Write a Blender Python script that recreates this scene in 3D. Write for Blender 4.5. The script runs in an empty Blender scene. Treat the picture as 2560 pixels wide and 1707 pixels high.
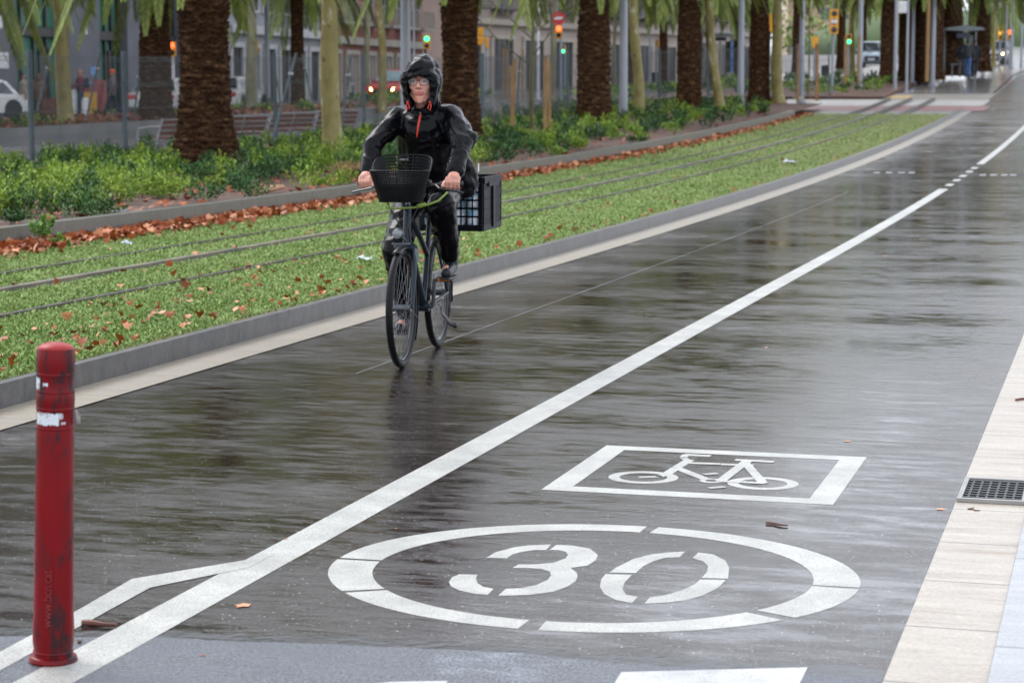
import bpy, math, random
import numpy as np
from mathutils import Vector, Matrix, Euler, noise
random.seed(7); RNG = np.random.RandomState(7)
S = bpy.context.scene
COL = S.collection
R = math.radians
# ---------------------------------------------------------------- camera
CH = 1.55; FPX = 5300.0; IW, IH = 2560, 1707
YAW, PITCH = R(15.9034), R(-6.5495)
cam = bpy.data.cameras.new('camera'); camo = bpy.data.objects.new('camera', cam); COL.objects.link(camo)
camo.location = (0, 0, CH); camo.rotation_euler = (R(90) + PITCH, 0, YAW)
cam.sensor_width = 36; cam.lens = FPX / IW * 36; cam.clip_start = .1; cam.clip_end = 3000
cam.dof.use_dof = True; cam.dof.focus_distance = 9.0; cam.dof.aperture_fstop = 5.6
S.camera = camo
# ---------------------------------------------------------------- sky, sun, exposure
W = bpy.data.worlds.new('World'); S.world = W; W.use_nodes = True
nt = W.node_tree; bg = nt.nodes['Background']
sky = nt.nodes.new('ShaderNodeTexSky'); sky.sky_type = 'NISHITA'; sky.sun_disc = False
SUN_EL, SUN_AZ = R(48), R(-60)
sky.sun_elevation = SUN_EL; sky.sun_rotation = SUN_AZ; sky.dust_density = 2.0; sky.air_density = 1.0
hs = nt.nodes.new('ShaderNodeHueSaturation'); hs.inputs['Saturation'].default_value = .20
mx = nt.nodes.new('ShaderNodeMix'); mx.data_type = 'RGBA'; mx.inputs['Factor'].default_value = .55
nt.links.new(sky.outputs[0], hs.inputs['Color']); nt.links.new(hs.outputs[0], mx.inputs['A'])
mx.inputs['B'].default_value = (8.1, 8.7, 10.0, 1)          # even cloud deck
nt.links.new(mx.outputs['Result'], bg.inputs['Color']); bg.inputs['Strength'].default_value = .13
sl = bpy.data.lights.new('sun', 'SUN'); so = bpy.data.objects.new('sun', sl); COL.objects.link(so)
sl.energy = .8; sl.angle = R(25); sl.color = (1, .97, .93)
so.rotation_euler = (R(90) - SUN_EL, 0, math.pi - SUN_AZ); so.location = (0, 0, 30)
S.view_settings.view_transform = 'Standard'; S.view_settings.look = 'None'
S.view_settings.exposure = .97; S.view_settings.gamma = 1
S.render.engine = 'CYCLES'; S.cycles.max_bounces = 6; S.cycles.transparent_max_bounces = 12
# ---------------------------------------------------------------- terrain
def hmain(y):
    if y <= 20: return 0.
    if y <= 110: return .00033 * (y - 20) ** 2
    return .00033 * 8100 + .030 * (y - 110)
def hleft(y):
    if y <= 20: return 0.
    if y <= 40: return .0005 * (y - 20) ** 2
    return .2 + .02 * (y - 40)
def hz(x, y):
    k = min(1, max(0, (-18 - x) / 3.))
    return hmain(y) * (1 - k) + hleft(y) * k
cF = Vector((-math.sin(YAW) * math.cos(PITCH), math.cos(YAW) * math.cos(PITCH), math.sin(PITCH)))
cR = Vector((math.cos(YAW), math.sin(YAW), 0)); cU = cR.cross(cF)
def ray(px, py): return cF + cR * ((px - IW / 2) / FPX) - cU * ((py - IH / 2) / FPX)
def G(px, py, zo=0.):
    """ground point seen at a photo position (metres)"""
    d = ray(px, py); o = Vector((0, 0, CH)); t = 1.
    while t < 700:
        p = o + d * t
        if p.z <= hz(p.x, p.y) + zo:
            a, b = t / 1.02, t
            for _ in range(30):
                m = (a + b) / 2; p = o + d * m
                if p.z <= hz(p.x, p.y) + zo: b = m
                else: a = m
            return p
        t *= 1.02
    return o + d * 300
def D(p): return (Vector(p) - Vector((0, 0, CH))).dot(cF)
def atX(px, X):
    """Y at which the vertical plane x = X is seen in photo column px"""
    az = YAW - math.atan((px - IW / 2) / FPX)
    return -X / math.tan(az)
# ---------------------------------------------------------------- helpers
def tag(o, label=None, cat=None, group=None, kind=None):
    if label: o['label'] = label
    if cat: o['category'] = cat
    if group: o['group'] = group
    if kind: o['kind'] = kind
    return o
def empty(name, loc=(0, 0, 0), rz=0, **k):
    o = bpy.data.objects.new(name, None); COL.objects.link(o)
    o.location = loc; o.rotation_euler = (0, 0, rz); o.empty_display_size = .1
    return tag(o, **k)
def kids(o): return [c for c in COL.objects if c.parent == o]
def copy_tree(o, parent=None):
    c = o.copy(); COL.objects.link(c); c.parent = parent
    for ch in kids(o): copy_tree(ch, c)
    return c
class MB:
    def __init__(s): s.v = []; s.f = []; s.m = []
    def add(s, vs, fs, mi=0):
        n = len(s.v); s.v += [tuple(v) for v in vs]; s.f += [tuple(i + n for i in f) for f in fs]; s.m += [mi] * len(fs); return s
    def box(s, c, d, rot=None, mi=0, taper=1.):
        x, y, z = d[0] / 2, d[1] / 2, d[2] / 2; c = Vector(c)
        vs = [Vector((a * x * (taper if k > 0 else 1), b * y * (taper if k > 0 else 1), k * z)) for k in (-1, 1) for b in (-1, 1) for a in (-1, 1)]
        if rot is not None: vs = [rot @ v for v in vs]
        return s.add([c + v for v in vs], [(0, 2, 3, 1), (4, 5, 7, 6), (0, 1, 5, 4), (2, 6, 7, 3), (0, 4, 6, 2), (1, 3, 7, 5)], mi)
    def tube(s, pts, r, seg=8, mi=0, cap=True, closed=False, flat=1.):
        pts = [Vector(p) for p in pts]; n = len(pts)
        rr = r if isinstance(r, (list, tuple)) else [r] * n
        T = [((pts[(i + 1) % n] - pts[i - 1]) if closed else (pts[min(i + 1, n - 1)] - pts[max(i - 1, 0)])).normalized() for i in range(n)]
        ref = Vector((0, 0, 1)) if abs(T[0].z) < .9 else Vector((1, 0, 0))
        u = (ref - T[0] * ref.dot(T[0])).normalized(); vs = []
        for i in range(n):
            u = (u - T[i] * u.dot(T[i])).normalized(); w = T[i].cross(u)
            for k in range(seg):
                a = 2 * math.pi * k / seg
                vs.append(pts[i] + (u * math.cos(a) + w * math.sin(a) * flat) * rr[i])
        fs = []
        for i in range(n if closed else n - 1):
            j = (i + 1) % n
            for k in range(seg):
                k2 = (k + 1) % seg; fs.append((i * seg + k, i * seg + k2, j * seg + k2, j * seg + k))
        if cap and not closed: fs += [tuple(range(seg))[::-1], tuple((n - 1) * seg + k for k in range(seg))]
        return s.add(vs, fs, mi)
    def lathe(s, prof, seg=16, o=(0, 0, 0), rot=None, mi=0, sq=(1, 1)):
        o = Vector(o); vs = []
        for (r, z) in prof:
            for k in range(seg):
                a = 2 * math.pi * k / seg; v = Vector((r * math.cos(a) * sq[0], r * math.sin(a) * sq[1], z))
                vs.append(o + (rot @ v if rot is not None else v))
        n = len(prof); fs = [(i * seg + k, i * seg + (k + 1) % seg, (i + 1) * seg + (k + 1) % seg, (i + 1) * seg + k) for i in range(n - 1) for k in range(seg)]
        fs += [tuple(range(seg))[::-1], tuple((n - 1) * seg + k for k in range(seg))]
        return s.add(vs, fs, mi)
    def ell(s, c, r, rot=None, seg=16, mi=0):
        prof = []; n = seg // 2
        for i in range(n + 1):
            a = -math.pi / 2 + math.pi * i / n; prof.append((max(.02, math.cos(a)), math.sin(a)))
        c = Vector(c); vs = []
        for (q, z) in prof:
            for k in range(seg):
                a = 2 * math.pi * k / seg; v = Vector((q * math.cos(a) * r[0], q * math.sin(a) * r[1], z * r[2]))
                vs.append(c + (rot @ v if rot is not None else v))
        m = len(prof); fs = [(i * seg + k, i * seg + (k + 1) % seg, (i + 1) * seg + (k + 1) % seg, (i + 1) * seg + k) for i in range(m - 1) for k in range(seg)]
        fs += [tuple(range(seg))[::-1], tuple((m - 1) * seg + k for k in range(seg))]
        return s.add(vs, fs, mi)
    def cap(s, a, ra, b, rb, seg=12, flat=1.):
        """tapered limb with round ends"""
        a, b = Vector(a), Vector(b); d = (b - a).normalized(); pts = []; rr = []
        for t in (-1, -.7, -.3): pts.append(a + d * ra * t); rr.append(max(.08 * ra, ra * math.sqrt(1 - t * t)))
        pts.append(a); rr.append(ra); pts.append(b); rr.append(rb)
        for t in (.3, .7, 1): pts.append(b + d * rb * t); rr.append(max(.08 * rb, rb * math.sqrt(1 - t * t)))
        return s.tube(pts, rr, seg, flat=flat)
    def prism(s, poly, y0, y1, axis='y', mi=0):
        """polygon in the two other axes, extruded"""
        n = len(poly)
        def P(p, t):
            return (p[0], t, p[1]) if axis == 'y' else ((t, p[0], p[1]) if axis == 'x' else (p[0], p[1], t))
        vs = [P(p, y0) for p in poly] + [P(p, y1) for p in poly]
        fs = [tuple(range(n)), tuple(range(2 * n - 1, n - 1, -1))] + [(i, i + n, (i + 1) % n + n, (i + 1) % n) for i in range(n)]
        return s.add(vs, fs, mi)
    def xf(s, M):
        s.v = [tuple(M @ Vector(v)) for v in s.v]; return s
    def build(s, name, mats, parent=None, smooth=True, loc=None, bevel=0, rz=None, **k):
        me = bpy.data.meshes.new(name); me.from_pydata(s.v, [], s.f)
        if not isinstance(mats, (list, tuple)): mats = [mats]
        for m in mats: me.materials.append(m)
        if max(s.m, default=0) > 0: me.polygons.foreach_set('material_index', s.m)
        import bmesh
        b = bmesh.new(); b.from_mesh(me); bmesh.ops.recalc_face_normals(b, faces=b.faces); b.to_mesh(me); b.free()
        if smooth:
            me.polygons.foreach_set('use_smooth', [True] * len(me.polygons)); me.set_sharp_from_angle(angle=R(38))
        o = bpy.data.objects.new(name, me); COL.objects.link(o)
        if parent: o.parent = parent
        if loc: o.location = loc
        if rz is not None: o.rotation_euler = (0, 0, rz)
        if bevel:
            bv = o.modifiers.new('b', 'BEVEL'); bv.width = bevel; bv.segments = 2; bv.limit_method = 'ANGLE'
        return tag(o, **k)
def npmesh(name, V, F, mat, parent=None, smooth=False, **k):
    """fast mesh from numpy arrays, all faces with the same corner count"""
    me = bpy.data.meshes.new(name); nf, c = F.shape
    me.vertices.add(len(V)); me.vertices.foreach_set('co', V.astype(np.float32).ravel())
    me.loops.add(nf * c); me.loops.foreach_set('vertex_index', F.astype(np.int32).ravel())
    me.polygons.add(nf); me.polygons.foreach_set('loop_start', np.arange(0, nf * c, c, dtype=np.int32))
    me.update(calc_edges=True)
    if smooth: me.polygons.foreach_set('use_smooth', np.ones(nf, dtype=bool))
    me.materials.append(mat); o = bpy.data.objects.new(name, me); COL.objects.link(o)
    if parent: o.parent = parent
    return tag(o, **k)
def fuse(name, mb, voxel, mat, parent=None, smooth=3, disp=None, **k):
    """voxel-unite overlapping forms into one continuous surface"""
    o = mb.build('tmp', mat, smooth=False)
    m = o.modifiers.new('r', 'REMESH'); m.mode = 'VOXEL'; m.voxel_size = voxel
    if smooth:
        s = o.modifiers.new('s', 'SMOOTH'); s.iterations = smooth; s.factor = .6
    dg = bpy.context.evaluated_depsgraph_get(); me = bpy.data.meshes.new_from_object(o.evaluated_get(dg))
    bpy.data.objects.remove(o)
    if disp:
        nv = len(me.vertices); co = np.empty(nv * 3, np.float32); me.vertices.foreach_get('co', co)
        no = np.empty(nv * 3, np.float32); me.vertices.foreach_get('normal', no)
        co = co.reshape(-1, 3); no = no.reshape(-1, 3)
        d = np.array([disp(Vector(c)) for c in co]); co += no * d[:, None]; me.vertices.foreach_set('co', co.ravel())
    me.polygons.foreach_set('use_smooth', [True] * len(me.polygons)); me.name = name; me.update()
    ob = bpy.data.objects.new(name, me); COL.objects.link(ob)
    if parent: ob.parent = parent
    if not me.materials: me.materials.append(mat)
    return tag(ob, **k)
# ---------------------------------------------------------------- materials
MATS = {}
def ramp(nt, fac, stops):
    r = nt.nodes.new('ShaderNodeValToRGB'); e = r.color_ramp.elements
    while len(e) < len(stops): e.new(.5)
    for i, (p, c) in enumerate(stops):
        e[i].position = p; e[i].color = (c[0], c[1], c[2], 1) if isinstance(c, (tuple, list)) else (c, c, c, 1)
    nt.links.new(fac, r.inputs[0]); return r.outputs[0]
def tex(nt, scale, detail=4, rough=.55, stretch=(1, 1, 1), kind='noise', coord='Object', rot=(0, 0, 0)):
    tc = nt.nodes.new('ShaderNodeTexCoord'); mp = nt.nodes.new('ShaderNodeMapping')
    mp.inputs['Scale'].default_value = stretch; mp.inputs['Rotation'].default_value = rot
    nt.links.new(tc.outputs[coord], mp.inputs[0])
    if kind == 'noise':
        t = nt.nodes.new('ShaderNodeTexNoise'); t.inputs['Detail'].default_value = detail; t.inputs['Roughness'].default_value = rough; out = 'Fac'
    else:
        t = nt.nodes.new('ShaderNodeTexVoronoi'); out = 'Distance'
        if kind == 'cell': out = 'Color'
    t.inputs['Scale'].default_value = scale; nt.links.new(mp.outputs[0], t.inputs['Vector'])
    return t.outputs[out]
def bumpn(nt, h, strength, dist=.01, prev=None):
    b = nt.nodes.new('ShaderNodeBump'); b.inputs['Strength'].default_value = strength; b.inputs['Distance'].default_value = dist
    nt.links.new(h, b.inputs['Height'])
    if prev: nt.links.new(prev, b.inputs['Normal'])
    return b.outputs[0]
def M(name, col, rough=.6, metal=0, col2=None, scale=6, stretch=(1, 1, 1), bump=0, bscale=None, dist=.01, emit=None, es=1, spec=.5, coat=0, lo=.35, hi=.65, rough2=None, island=0, coord='Object', trans=0):
    if name in MATS: return MATS[name]
    m = bpy.data.materials.new(name); m.use_nodes = True; nt = m.node_tree; p = nt.nodes['Principled BSDF']
    p.inputs['Base Color'].default_value = (*col, 1); p.inputs['Roughness'].default_value = rough; p.inputs['Metallic'].default_value = metal
    p.inputs['Specular IOR Level'].default_value = spec; p.inputs['Coat Weight'].default_value = coat; p.inputs['Coat Roughness'].default_value = .12
    if col2 is None and not island: col2 = tuple(c * .8 for c in col)
    if col2:
        t = tex(nt, scale, stretch=stretch, coord=coord); c = ramp(nt, t, [(lo, col), (hi, col2)])
        if island:
            g = nt.nodes.new('ShaderNodeNewGeometry'); c2 = ramp(nt, g.outputs['Random Per Island'], [(0, tuple(q * (1 - island) for q in col)), (.5, col), (1, tuple(min(1, q * (1 + island)) for q in col2))])
            mm = nt.nodes.new('ShaderNodeMix'); mm.data_type = 'RGBA'; mm.inputs['Factor'].default_value = .5
            nt.links.new(c, mm.inputs['A']); nt.links.new(c2, mm.inputs['B']); c = mm.outputs['Result']
        nt.links.new(c, p.inputs['Base Color'])
        if rough2 is not None:
            rr = ramp(nt, t, [(lo, rough), (hi, rough2)]); nt.links.new(rr, p.inputs['Roughness'])
    if bump: nt.links.new(bumpn(nt, tex(nt, bscale or scale * 4, stretch=stretch, coord=coord), bump, dist), p.inputs['Normal'])
    if emit: p.inputs['Emission Color'].default_value = (*emit, 1); p.inputs['Emission Strength'].default_value = es
    if trans: p.inputs['Transmission Weight'].default_value = trans
    MATS[name] = m; return m
# ---------------------------------------------------------------- setting materials
def wet_asphalt(name, dry, wet_lo, wet_hi, rgh_lo, rgh_hi, sx, sy, grain, spots=True, BUMP=.055):
    m = bpy.data.materials.new(name); m.use_nodes = True; nt = m.node_tree; p = nt.nodes['Principled BSDF']; L = nt.links.new
    big = tex(nt, 1.0, detail=6, rough=.62, stretch=(sx, sy, 1)); fine = tex(nt, 1.0, detail=5, rough=.7, stretch=(sx * 7, sy * 8, 1))
    add = nt.nodes.new('ShaderNodeMath'); add.operation = 'MULTIPLY_ADD'; add.inputs[1].default_value = (.75 if spots else .35); hb = nt.nodes.new('ShaderNodeMath'); hb.operation = 'MULTIPLY_ADD'; hb.inputs[1].default_value = .55 if spots else 1.; hb.inputs[2].default_value = .225 if spots else 0.; L(big, hb.inputs[0]); L(fine, add.inputs[0]); L(hb.outputs[0], add.inputs[2])
    sub = nt.nodes.new('ShaderNodeMath'); sub.operation = 'SUBTRACT'; sub.inputs[1].default_value = .375 if spots else .175; L(add.outputs[0], sub.inputs[0])
    fac = sub.outputs[0]
    if spots:   # drier, coarser asphalt along both edges; up the rise a pale sheen painted in
        tc = nt.nodes.new('ShaderNodeTexCoord'); sp_ = nt.nodes.new('ShaderNodeSeparateXYZ'); L(tc.outputs['Object'], sp_.inputs[0])
        for ax, a_, b_, amt in ((1, 34, 70, .22), (0, -4.2, -4.95, .09), (0, -1.1, -.6, .09), (1, 7.5, 5.8, .03)):
            mr = nt.nodes.new('ShaderNodeMapRange'); mr.inputs['From Min'].default_value = a_; mr.inputs['From Max'].default_value = b_; mr.inputs['To Max'].default_value = amt; L(sp_.outputs[ax], mr.inputs['Value'])
            ad_ = nt.nodes.new('ShaderNodeMath'); ad_.operation = 'ADD'; L(fac, ad_.inputs[0]); L(mr.outputs[0], ad_.inputs[1]); fac = ad_.outputs[0]
    gr = tex(nt, 260 if spots else 120, detail=3); g2 = tex(nt, 60, detail=5, rough=.7)
    col = ramp(nt, fac, [(.42, wet_lo), (.60, wet_hi), (.78, tuple(min(1, q * 2.6) for q in wet_hi))])
    gcol = ramp(nt, g2 if spots else gr, [(.36, .35 if not spots else .5), (.62, 1.4)])
    mm = nt.nodes.new('ShaderNodeMix'); mm.data_type = 'RGBA'; mm.blend_type = 'MULTIPLY'; mm.inputs['Factor'].default_value = grain
    L(col, mm.inputs['A']); L(gcol, mm.inputs['B']); c = mm.outputs['Result']
    rg = ramp(nt, fac, [(.48, rgh_lo), (.58, .085), (.67, .17), (.80, rgh_hi)])
    if spots:   # standing drops, their glints painted as pale dots
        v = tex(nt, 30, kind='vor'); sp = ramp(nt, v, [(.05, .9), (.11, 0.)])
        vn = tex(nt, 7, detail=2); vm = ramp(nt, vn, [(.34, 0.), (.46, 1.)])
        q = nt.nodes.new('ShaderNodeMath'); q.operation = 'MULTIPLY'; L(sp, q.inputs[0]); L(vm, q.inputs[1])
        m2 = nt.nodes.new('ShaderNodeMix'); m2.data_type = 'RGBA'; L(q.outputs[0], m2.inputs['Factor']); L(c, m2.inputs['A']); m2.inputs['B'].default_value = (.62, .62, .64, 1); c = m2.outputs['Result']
    g3 = tex(nt, 85, detail=4, rough=.7); gm = ramp(nt, g3, [(.55, 0.), (.68, .75)]); m4 = nt.nodes.new('ShaderNodeMix'); m4.data_type = 'RGBA'; L(gm, m4.inputs['Factor']); L(c, m4.inputs['A']); m4.inputs['B'].default_value = (.21, .20, .20, 1); c = m4.outputs['Result']
    gq = ramp(nt, g2, [(.42, -.0), (.66, .05)]); ra = nt.nodes.new('ShaderNodeMath'); ra.operation = 'ADD'; L(rg, ra.inputs[0]); L(gq, ra.inputs[1]); rg = ra.outputs[0]
    L(c, p.inputs['Base Color']); L(rg, p.inputs['Roughness'])
    p.inputs['Specular IOR Level'].default_value = .5
    b1 = bumpn(nt, g2, BUMP, .004); bs = ramp(nt, fac, [(.42, 0.), (.68, 1.)])
    mul = nt.nodes.new('ShaderNodeMath'); mul.operation = 'MULTIPLY'; L(gr, mul.inputs[0]); L(bs, mul.inputs[1])
    L(bumpn(nt, mul.outputs[0], .35, .004, b1), p.inputs['Normal'])
    return m
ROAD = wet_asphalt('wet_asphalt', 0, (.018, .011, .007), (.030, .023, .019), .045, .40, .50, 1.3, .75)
PATCH = wet_asphalt('new_asphalt', 0, (.088, .097, .113), (.125, .135, .152), .40, .6, .9, 1.5, 1., False, .6)
PAVE = wet_asphalt('wet_paving', 0, (.13, .12, .11), (.22, .215, .21), .20, .5, .3, .5, .3, False)
def slab_mat(name, c1, c2, step, gap, axis=1, rough=.35, stain=(.45, .36, .27)):
    m = bpy.data.materials.new(name); m.use_nodes = True; nt = m.node_tree; p = nt.nodes['Principled BSDF']; L = nt.links.new
    t = tex(nt, 1.6, detail=8, rough=.72, stretch=(1, 6, 3)); c = ramp(nt, t, [(.32, c1), (.56, c2), (.70, stain)])
    f = tex(nt, 90, detail=3); fc = ramp(nt, f, [(.3, .78), (.7, 1.12)])
    mm = nt.nodes.new('ShaderNodeMix'); mm.data_type = 'RGBA'; mm.blend_type = 'MULTIPLY'; mm.inputs['Factor'].default_value = 1; L(c, mm.inputs['A']); L(fc, mm.inputs['B'])
    tc = nt.nodes.new('ShaderNodeTexCoord'); sp = nt.nodes.new('ShaderNodeSeparateXYZ'); L(tc.outputs['Object'], sp.inputs[0])
    a = nt.nodes.new('ShaderNodeMath'); a.operation = 'MODULO'; a.inputs[1].default_value = step
    ad = nt.nodes.new('ShaderNodeMath'); ad.operation = 'ADD'; ad.inputs[1].default_value = 200 * step; L(sp.outputs[axis], ad.inputs[0]); L(ad.outputs[0], a.inputs[0])
    lt = nt.nodes.new('ShaderNodeMath'); lt.operation = 'LESS_THAN'; lt.inputs[1].default_value = gap; L(a.outputs[0], lt.inputs[0])
    m2 = nt.nodes.new('ShaderNodeMix'); m2.data_type = 'RGBA'; L(lt.outputs[0], m2.inputs['Factor']); L(mm.outputs['Result'], m2.inputs['A']); m2.inputs['B'].default_value = (.09, .08, .07, 1)
    L(m2.outputs['Result'], p.inputs['Base Color']); p.inputs['Roughness'].default_value = rough
    L(bumpn(nt, f, .2, .003), p.inputs['Normal']); return m
GUT = slab_mat('gutter_concrete', (.36, .31, .24), (.28, .24, .18), .6, .006)
GUTR = slab_mat('gutter_concrete_pale', (.47, .42, .345), (.36, .31, .25), .62, .010, stain=(.27, .19, .12))
GRAN = slab_mat('granite', (.40, .41, .42), (.32, .33, .34), 1.2, .008, stain=(.3, .3, .3))
KERB = slab_mat('kerb_granite', (.135, .13, .125), (.08, .08, .08), 1.15, .055, stain=(.035, .035, .035))
WALLM = slab_mat('planter_wall', (.17, .165, .14), (.13, .13, .11), 2.4, .012, stain=(.11, .12, .08))
SOIL = M('soil', (.12, .062, .040), .8, col2=(.055, .030, .020), scale=14, bump=.6, bscale=60)
TURF = M('turf_base', (.13, .17, .05), .9, col2=(.16, .12, .05), scale=4, bump=.5)
WHITE = None
def paint_mat(name, c, wear):
    m = bpy.data.materials.new(name); m.use_nodes = True; nt = m.node_tree; p = nt.nodes['Principled BSDF']; L = nt.links.new
    t = tex(nt, 3.5, detail=8, rough=.75); c1 = ramp(nt, t, [(.36, c), (.62, tuple(q * .66 for q in c))])
    f = tex(nt, 150, detail=4, rough=.75); fm = ramp(nt, f, [(wear, 1.), (wear + .05, 0.)])
    m2 = nt.nodes.new('ShaderNodeMix'); m2.data_type = 'RGBA'; L(fm, m2.inputs['Factor']); L(c1, m2.inputs['A']); m2.inputs['B'].default_value = (.16, .16, .16, 1)
    L(m2.outputs['Result'], p.inputs['Base Color']); p.inputs['Roughness'].default_value = .38
    L(bumpn(nt, f, .25, .003), p.inputs['Normal']); return m
WHITE = paint_mat('road_paint', (.53, .525, .475), .41); WHITE2 = paint_mat('road_paint_fresh', (.60, .60, .585), .38)
REDP = paint_mat('red_paving', (.30, .14, .14), .25); TANP = paint_mat('tan_paving', (.30, .28, .25), .25)
TANW = paint_mat('pale_paving', (.46, .44, .41), .3)
YELP = paint_mat('yellow_paving', (.62, .42, .16), .25)
# ---------------------------------------------------------------- ground strips that follow the terrain
YS = list(np.arange(-6, 20, 2.)) + list(np.arange(20, 140, 2.)) + list(np.arange(140, 420, 14.))
def strip(name, x0, x1, y0, y1, zo, mat, nx=1, skirt=0, xs=None, kind='structure', **k):
    ys = [y0] + [y for y in YS if y0 < y < y1] + [y1]; b = MB()
    f0 = x0 if callable(x0) else (lambda y: x0); f1 = x1 if callable(x1) else (lambda y: x1)
    vs = []; n = nx + 1
    for y in ys:
        for i in range(n):
            x = f0(y) + (f1(y) - f0(y)) * i / nx if xs is None else xs[i]; vs.append((x, y, hz(x, y) + zo))
    fs = [(j * n + i, j * n + i + 1, (j + 1) * n + i + 1, (j + 1) * n + i) for j in range(len(ys) - 1) for i in range(n - 1)]
    b.add(vs, fs)
    if skirt:
        for e in (0, n - 1):
            q = [vs[j * n + e] for j in range(len(ys))]; m_ = len(q)
            b.add(q + [(a[0], a[1], a[2] - skirt) for a in q], [(i, i + 1, i + 1 + m_, i + m_) for i in range(m_ - 1)])
        for j in (0, len(ys) - 1):
            a, c = vs[j * n], vs[j * n + n - 1]; b.add([a, c, (c[0], c[1], c[2] - skirt), (a[0], a[1], a[2] - skirt)], [(0, 1, 2, 3)])
    return b.build(name, mat, smooth=False, kind=kind, **k)
GX = [-260, -90, -45, -21, -18, -10, -5, -0.5, 20, 160]
strip('ground', 0, 0, -6, 420, -.03, PAVE, nx=len(GX) - 1, xs=GX)
strip('road', -5.0, -.56, -6, 400, 0, ROAD, nx=2)
strip('right_gutter', -.56, -.292, -6, 240, .004, GUTR)
strip('pavement', -.29, 8, -6, 240, .012, GRAN, nx=2)
strip('left_gutter', -5.34, -5.0, -6, 78, .004, GUT)
strip('kerb', -5.40, -5.34, -6, 77, .13, KERB, skirt=.2)
TURF_END = 72.5
strip('tram_bed', -10.3, -5.395, -6, TURF_END, .095, TURF, nx=3)
strip('soil_bed', -19.2, -10.4, -6, 78, .235, SOIL, nx=3)
strip('far_soil_bed', -19.0, -9.2, 87, 103, .12, SOIL, nx=3, skirt=.3)
strip('planter_wall', -10.42, -10.27, -6, 70, .31, WALLM, skirt=.3)
tag(COL.objects['planter_wall'], 'long low olive grey edging wall holding the planted bed beside the tram grass', 'low wall'); del COL.objects['planter_wall']['kind']
# diverging course of the carriageway beyond the bed and the raised strip on its far side
xf = lambda y: -27.6 + (y - 48) * .11 if y < 80 else -24.1
strip('far_planting_strip', lambda y: xf(y) - 4.2, xf, 30, 80, .36, SOIL, nx=1)
b = MB()
ys = [30] + [y for y in YS if 30 < y < 80] + [80]
for a, c in zip(ys[:-1], ys[1:]):
    for (dx0, dx1, z1, z0) in ((0, .5, .40, -.1),):
        p = [(xf(a) + dx0, a), (xf(a) + dx1, a), (xf(c) + dx1, c), (xf(c) + dx0, c)]
        b.add([(x, y, hz(x, y) + z1) for x, y in p] + [(x, y, hz(x, y) + z0) for x, y in p], [(0, 1, 2, 3), (1, 5, 6, 2), (0, 3, 7, 4)])
b.build('stone_kerb_wall', M('far_kerb', (.20, .195, .19), .4, col2=(.13, .13, .125), scale=1.2, bump=.2), smooth=False, label='low pale stone retaining kerb across the wet carriageway behind the benches', cat='low wall')
# tram crossing
def xband(name, p0, p1, x0, x1, zo, mat):
    y0 = G(2250, p0).y; y1 = G(2250, p1).y
    strip(name, x0, x1, min(y0, y1), max(y0, y1), zo, mat)
strip('tram_crossing', -13, -5.0, TURF_END, 92, .012, TANP, nx=2)
xband('red_cycle_crossing', 279, 267, -12.5, -4.6, .018, REDP)
xband('white_crossing_band', 266, 252, -11.5, -4.9, .018, TANW)
xband('yellow_tactile_band', 247, 241, -10.5, -8.2, .018, YELP)
# tram track beyond the crossing and its platform
strip('tram_track', -8.9, -5.2, 92, 300, .02, PAVE)
strip('tram_platform', -13, -9.0, 103, 175, .32, M('platform_stone', (.34, .32, .30), .4, col2=(.27, .26, .25), bump=.1), skirt=.5)
strip('platform_edge', -9.0, -8.6, 103, 175, .325, YELP, skirt=.5)
# joint of newer asphalt in the foreground
jp = [(-250, 1586), (0, 1590), (260, 1592), (435, 1595), (600, 1603), (780, 1608), (1000, 1618), (1305, 1632), (1535, 1658), (1800, 1672), (2200, 1690)]
jw = [G(*q) for q in jp]; jw[-1] = Vector((-.565, 5.62, 0)); jw[0].x = -5.0
poly = []
for a, c in zip(jw[:-1], jw[1:]):
    for i in range(6):
        t = i / 6; poly.append((a.x + (c.x - a.x) * t, a.y + (c.y - a.y) * t + random.uniform(-.006, .006)))
poly.append((jw[-1].x, jw[-1].y))
b = MB(); n = len(poly); b.add([(x, y, .0007) for x, y in poly] + [(x, -6, .0007) for x, y in poly], [(i, i + 1, n + i + 1, n + i) for i in range(n - 1)])
b.build('asphalt_patch', PATCH, smooth=False, kind='structure')
b = MB(); b.add([(x, y + .085 + random.uniform(-.03, .03), .0003) for x, y in poly] + [(x, y - .01, .0003) for x, y in poly], [(i, i + 1, n + i + 1, n + i) for i in range(n - 1)])
b.build('asphalt_seam', M('seam', (.015, .014, .013), .25, col2=(.03, .03, .03), bump=.4), smooth=False, kind='structure')
# ---------------------------------------------------------------- road markings
def flat(polys, z):
    b = MB()
    for p in polys: b.add([(q[0], q[1], z + hz(q[0], q[1])) for q in p], [tuple(range(len(p)))])
    return b
def mark(name, polys, z, label, mat=None, parent=None, cat='road marking'):
    o = flat(polys, z).build(name, mat or WHITE, parent, smooth=False)
    if not parent: tag(o, label, cat)
    return o
def seg_line(xa, ya, yb, w, st=1.5):
    out = []; y = ya
    while y < yb - .01:
        y2 = min(yb, y + st); out.append([(xa - w / 2, y), (xa + w / 2, y), (xa + w / 2, y2), (xa - w / 2, y2)]); y = y2
    return out
LX = -2.715; LW = .155
mark('lane_line', seg_line(LX, 2.5, 35.2, LW), .0014, 'long solid white line running up the middle of the wet road', cat='road line')
mark('lane_line', seg_line(LX, 44.5, 120, .15, 4), .004, 'far part of the middle white line, beyond the short dashes', cat='road line')
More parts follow.
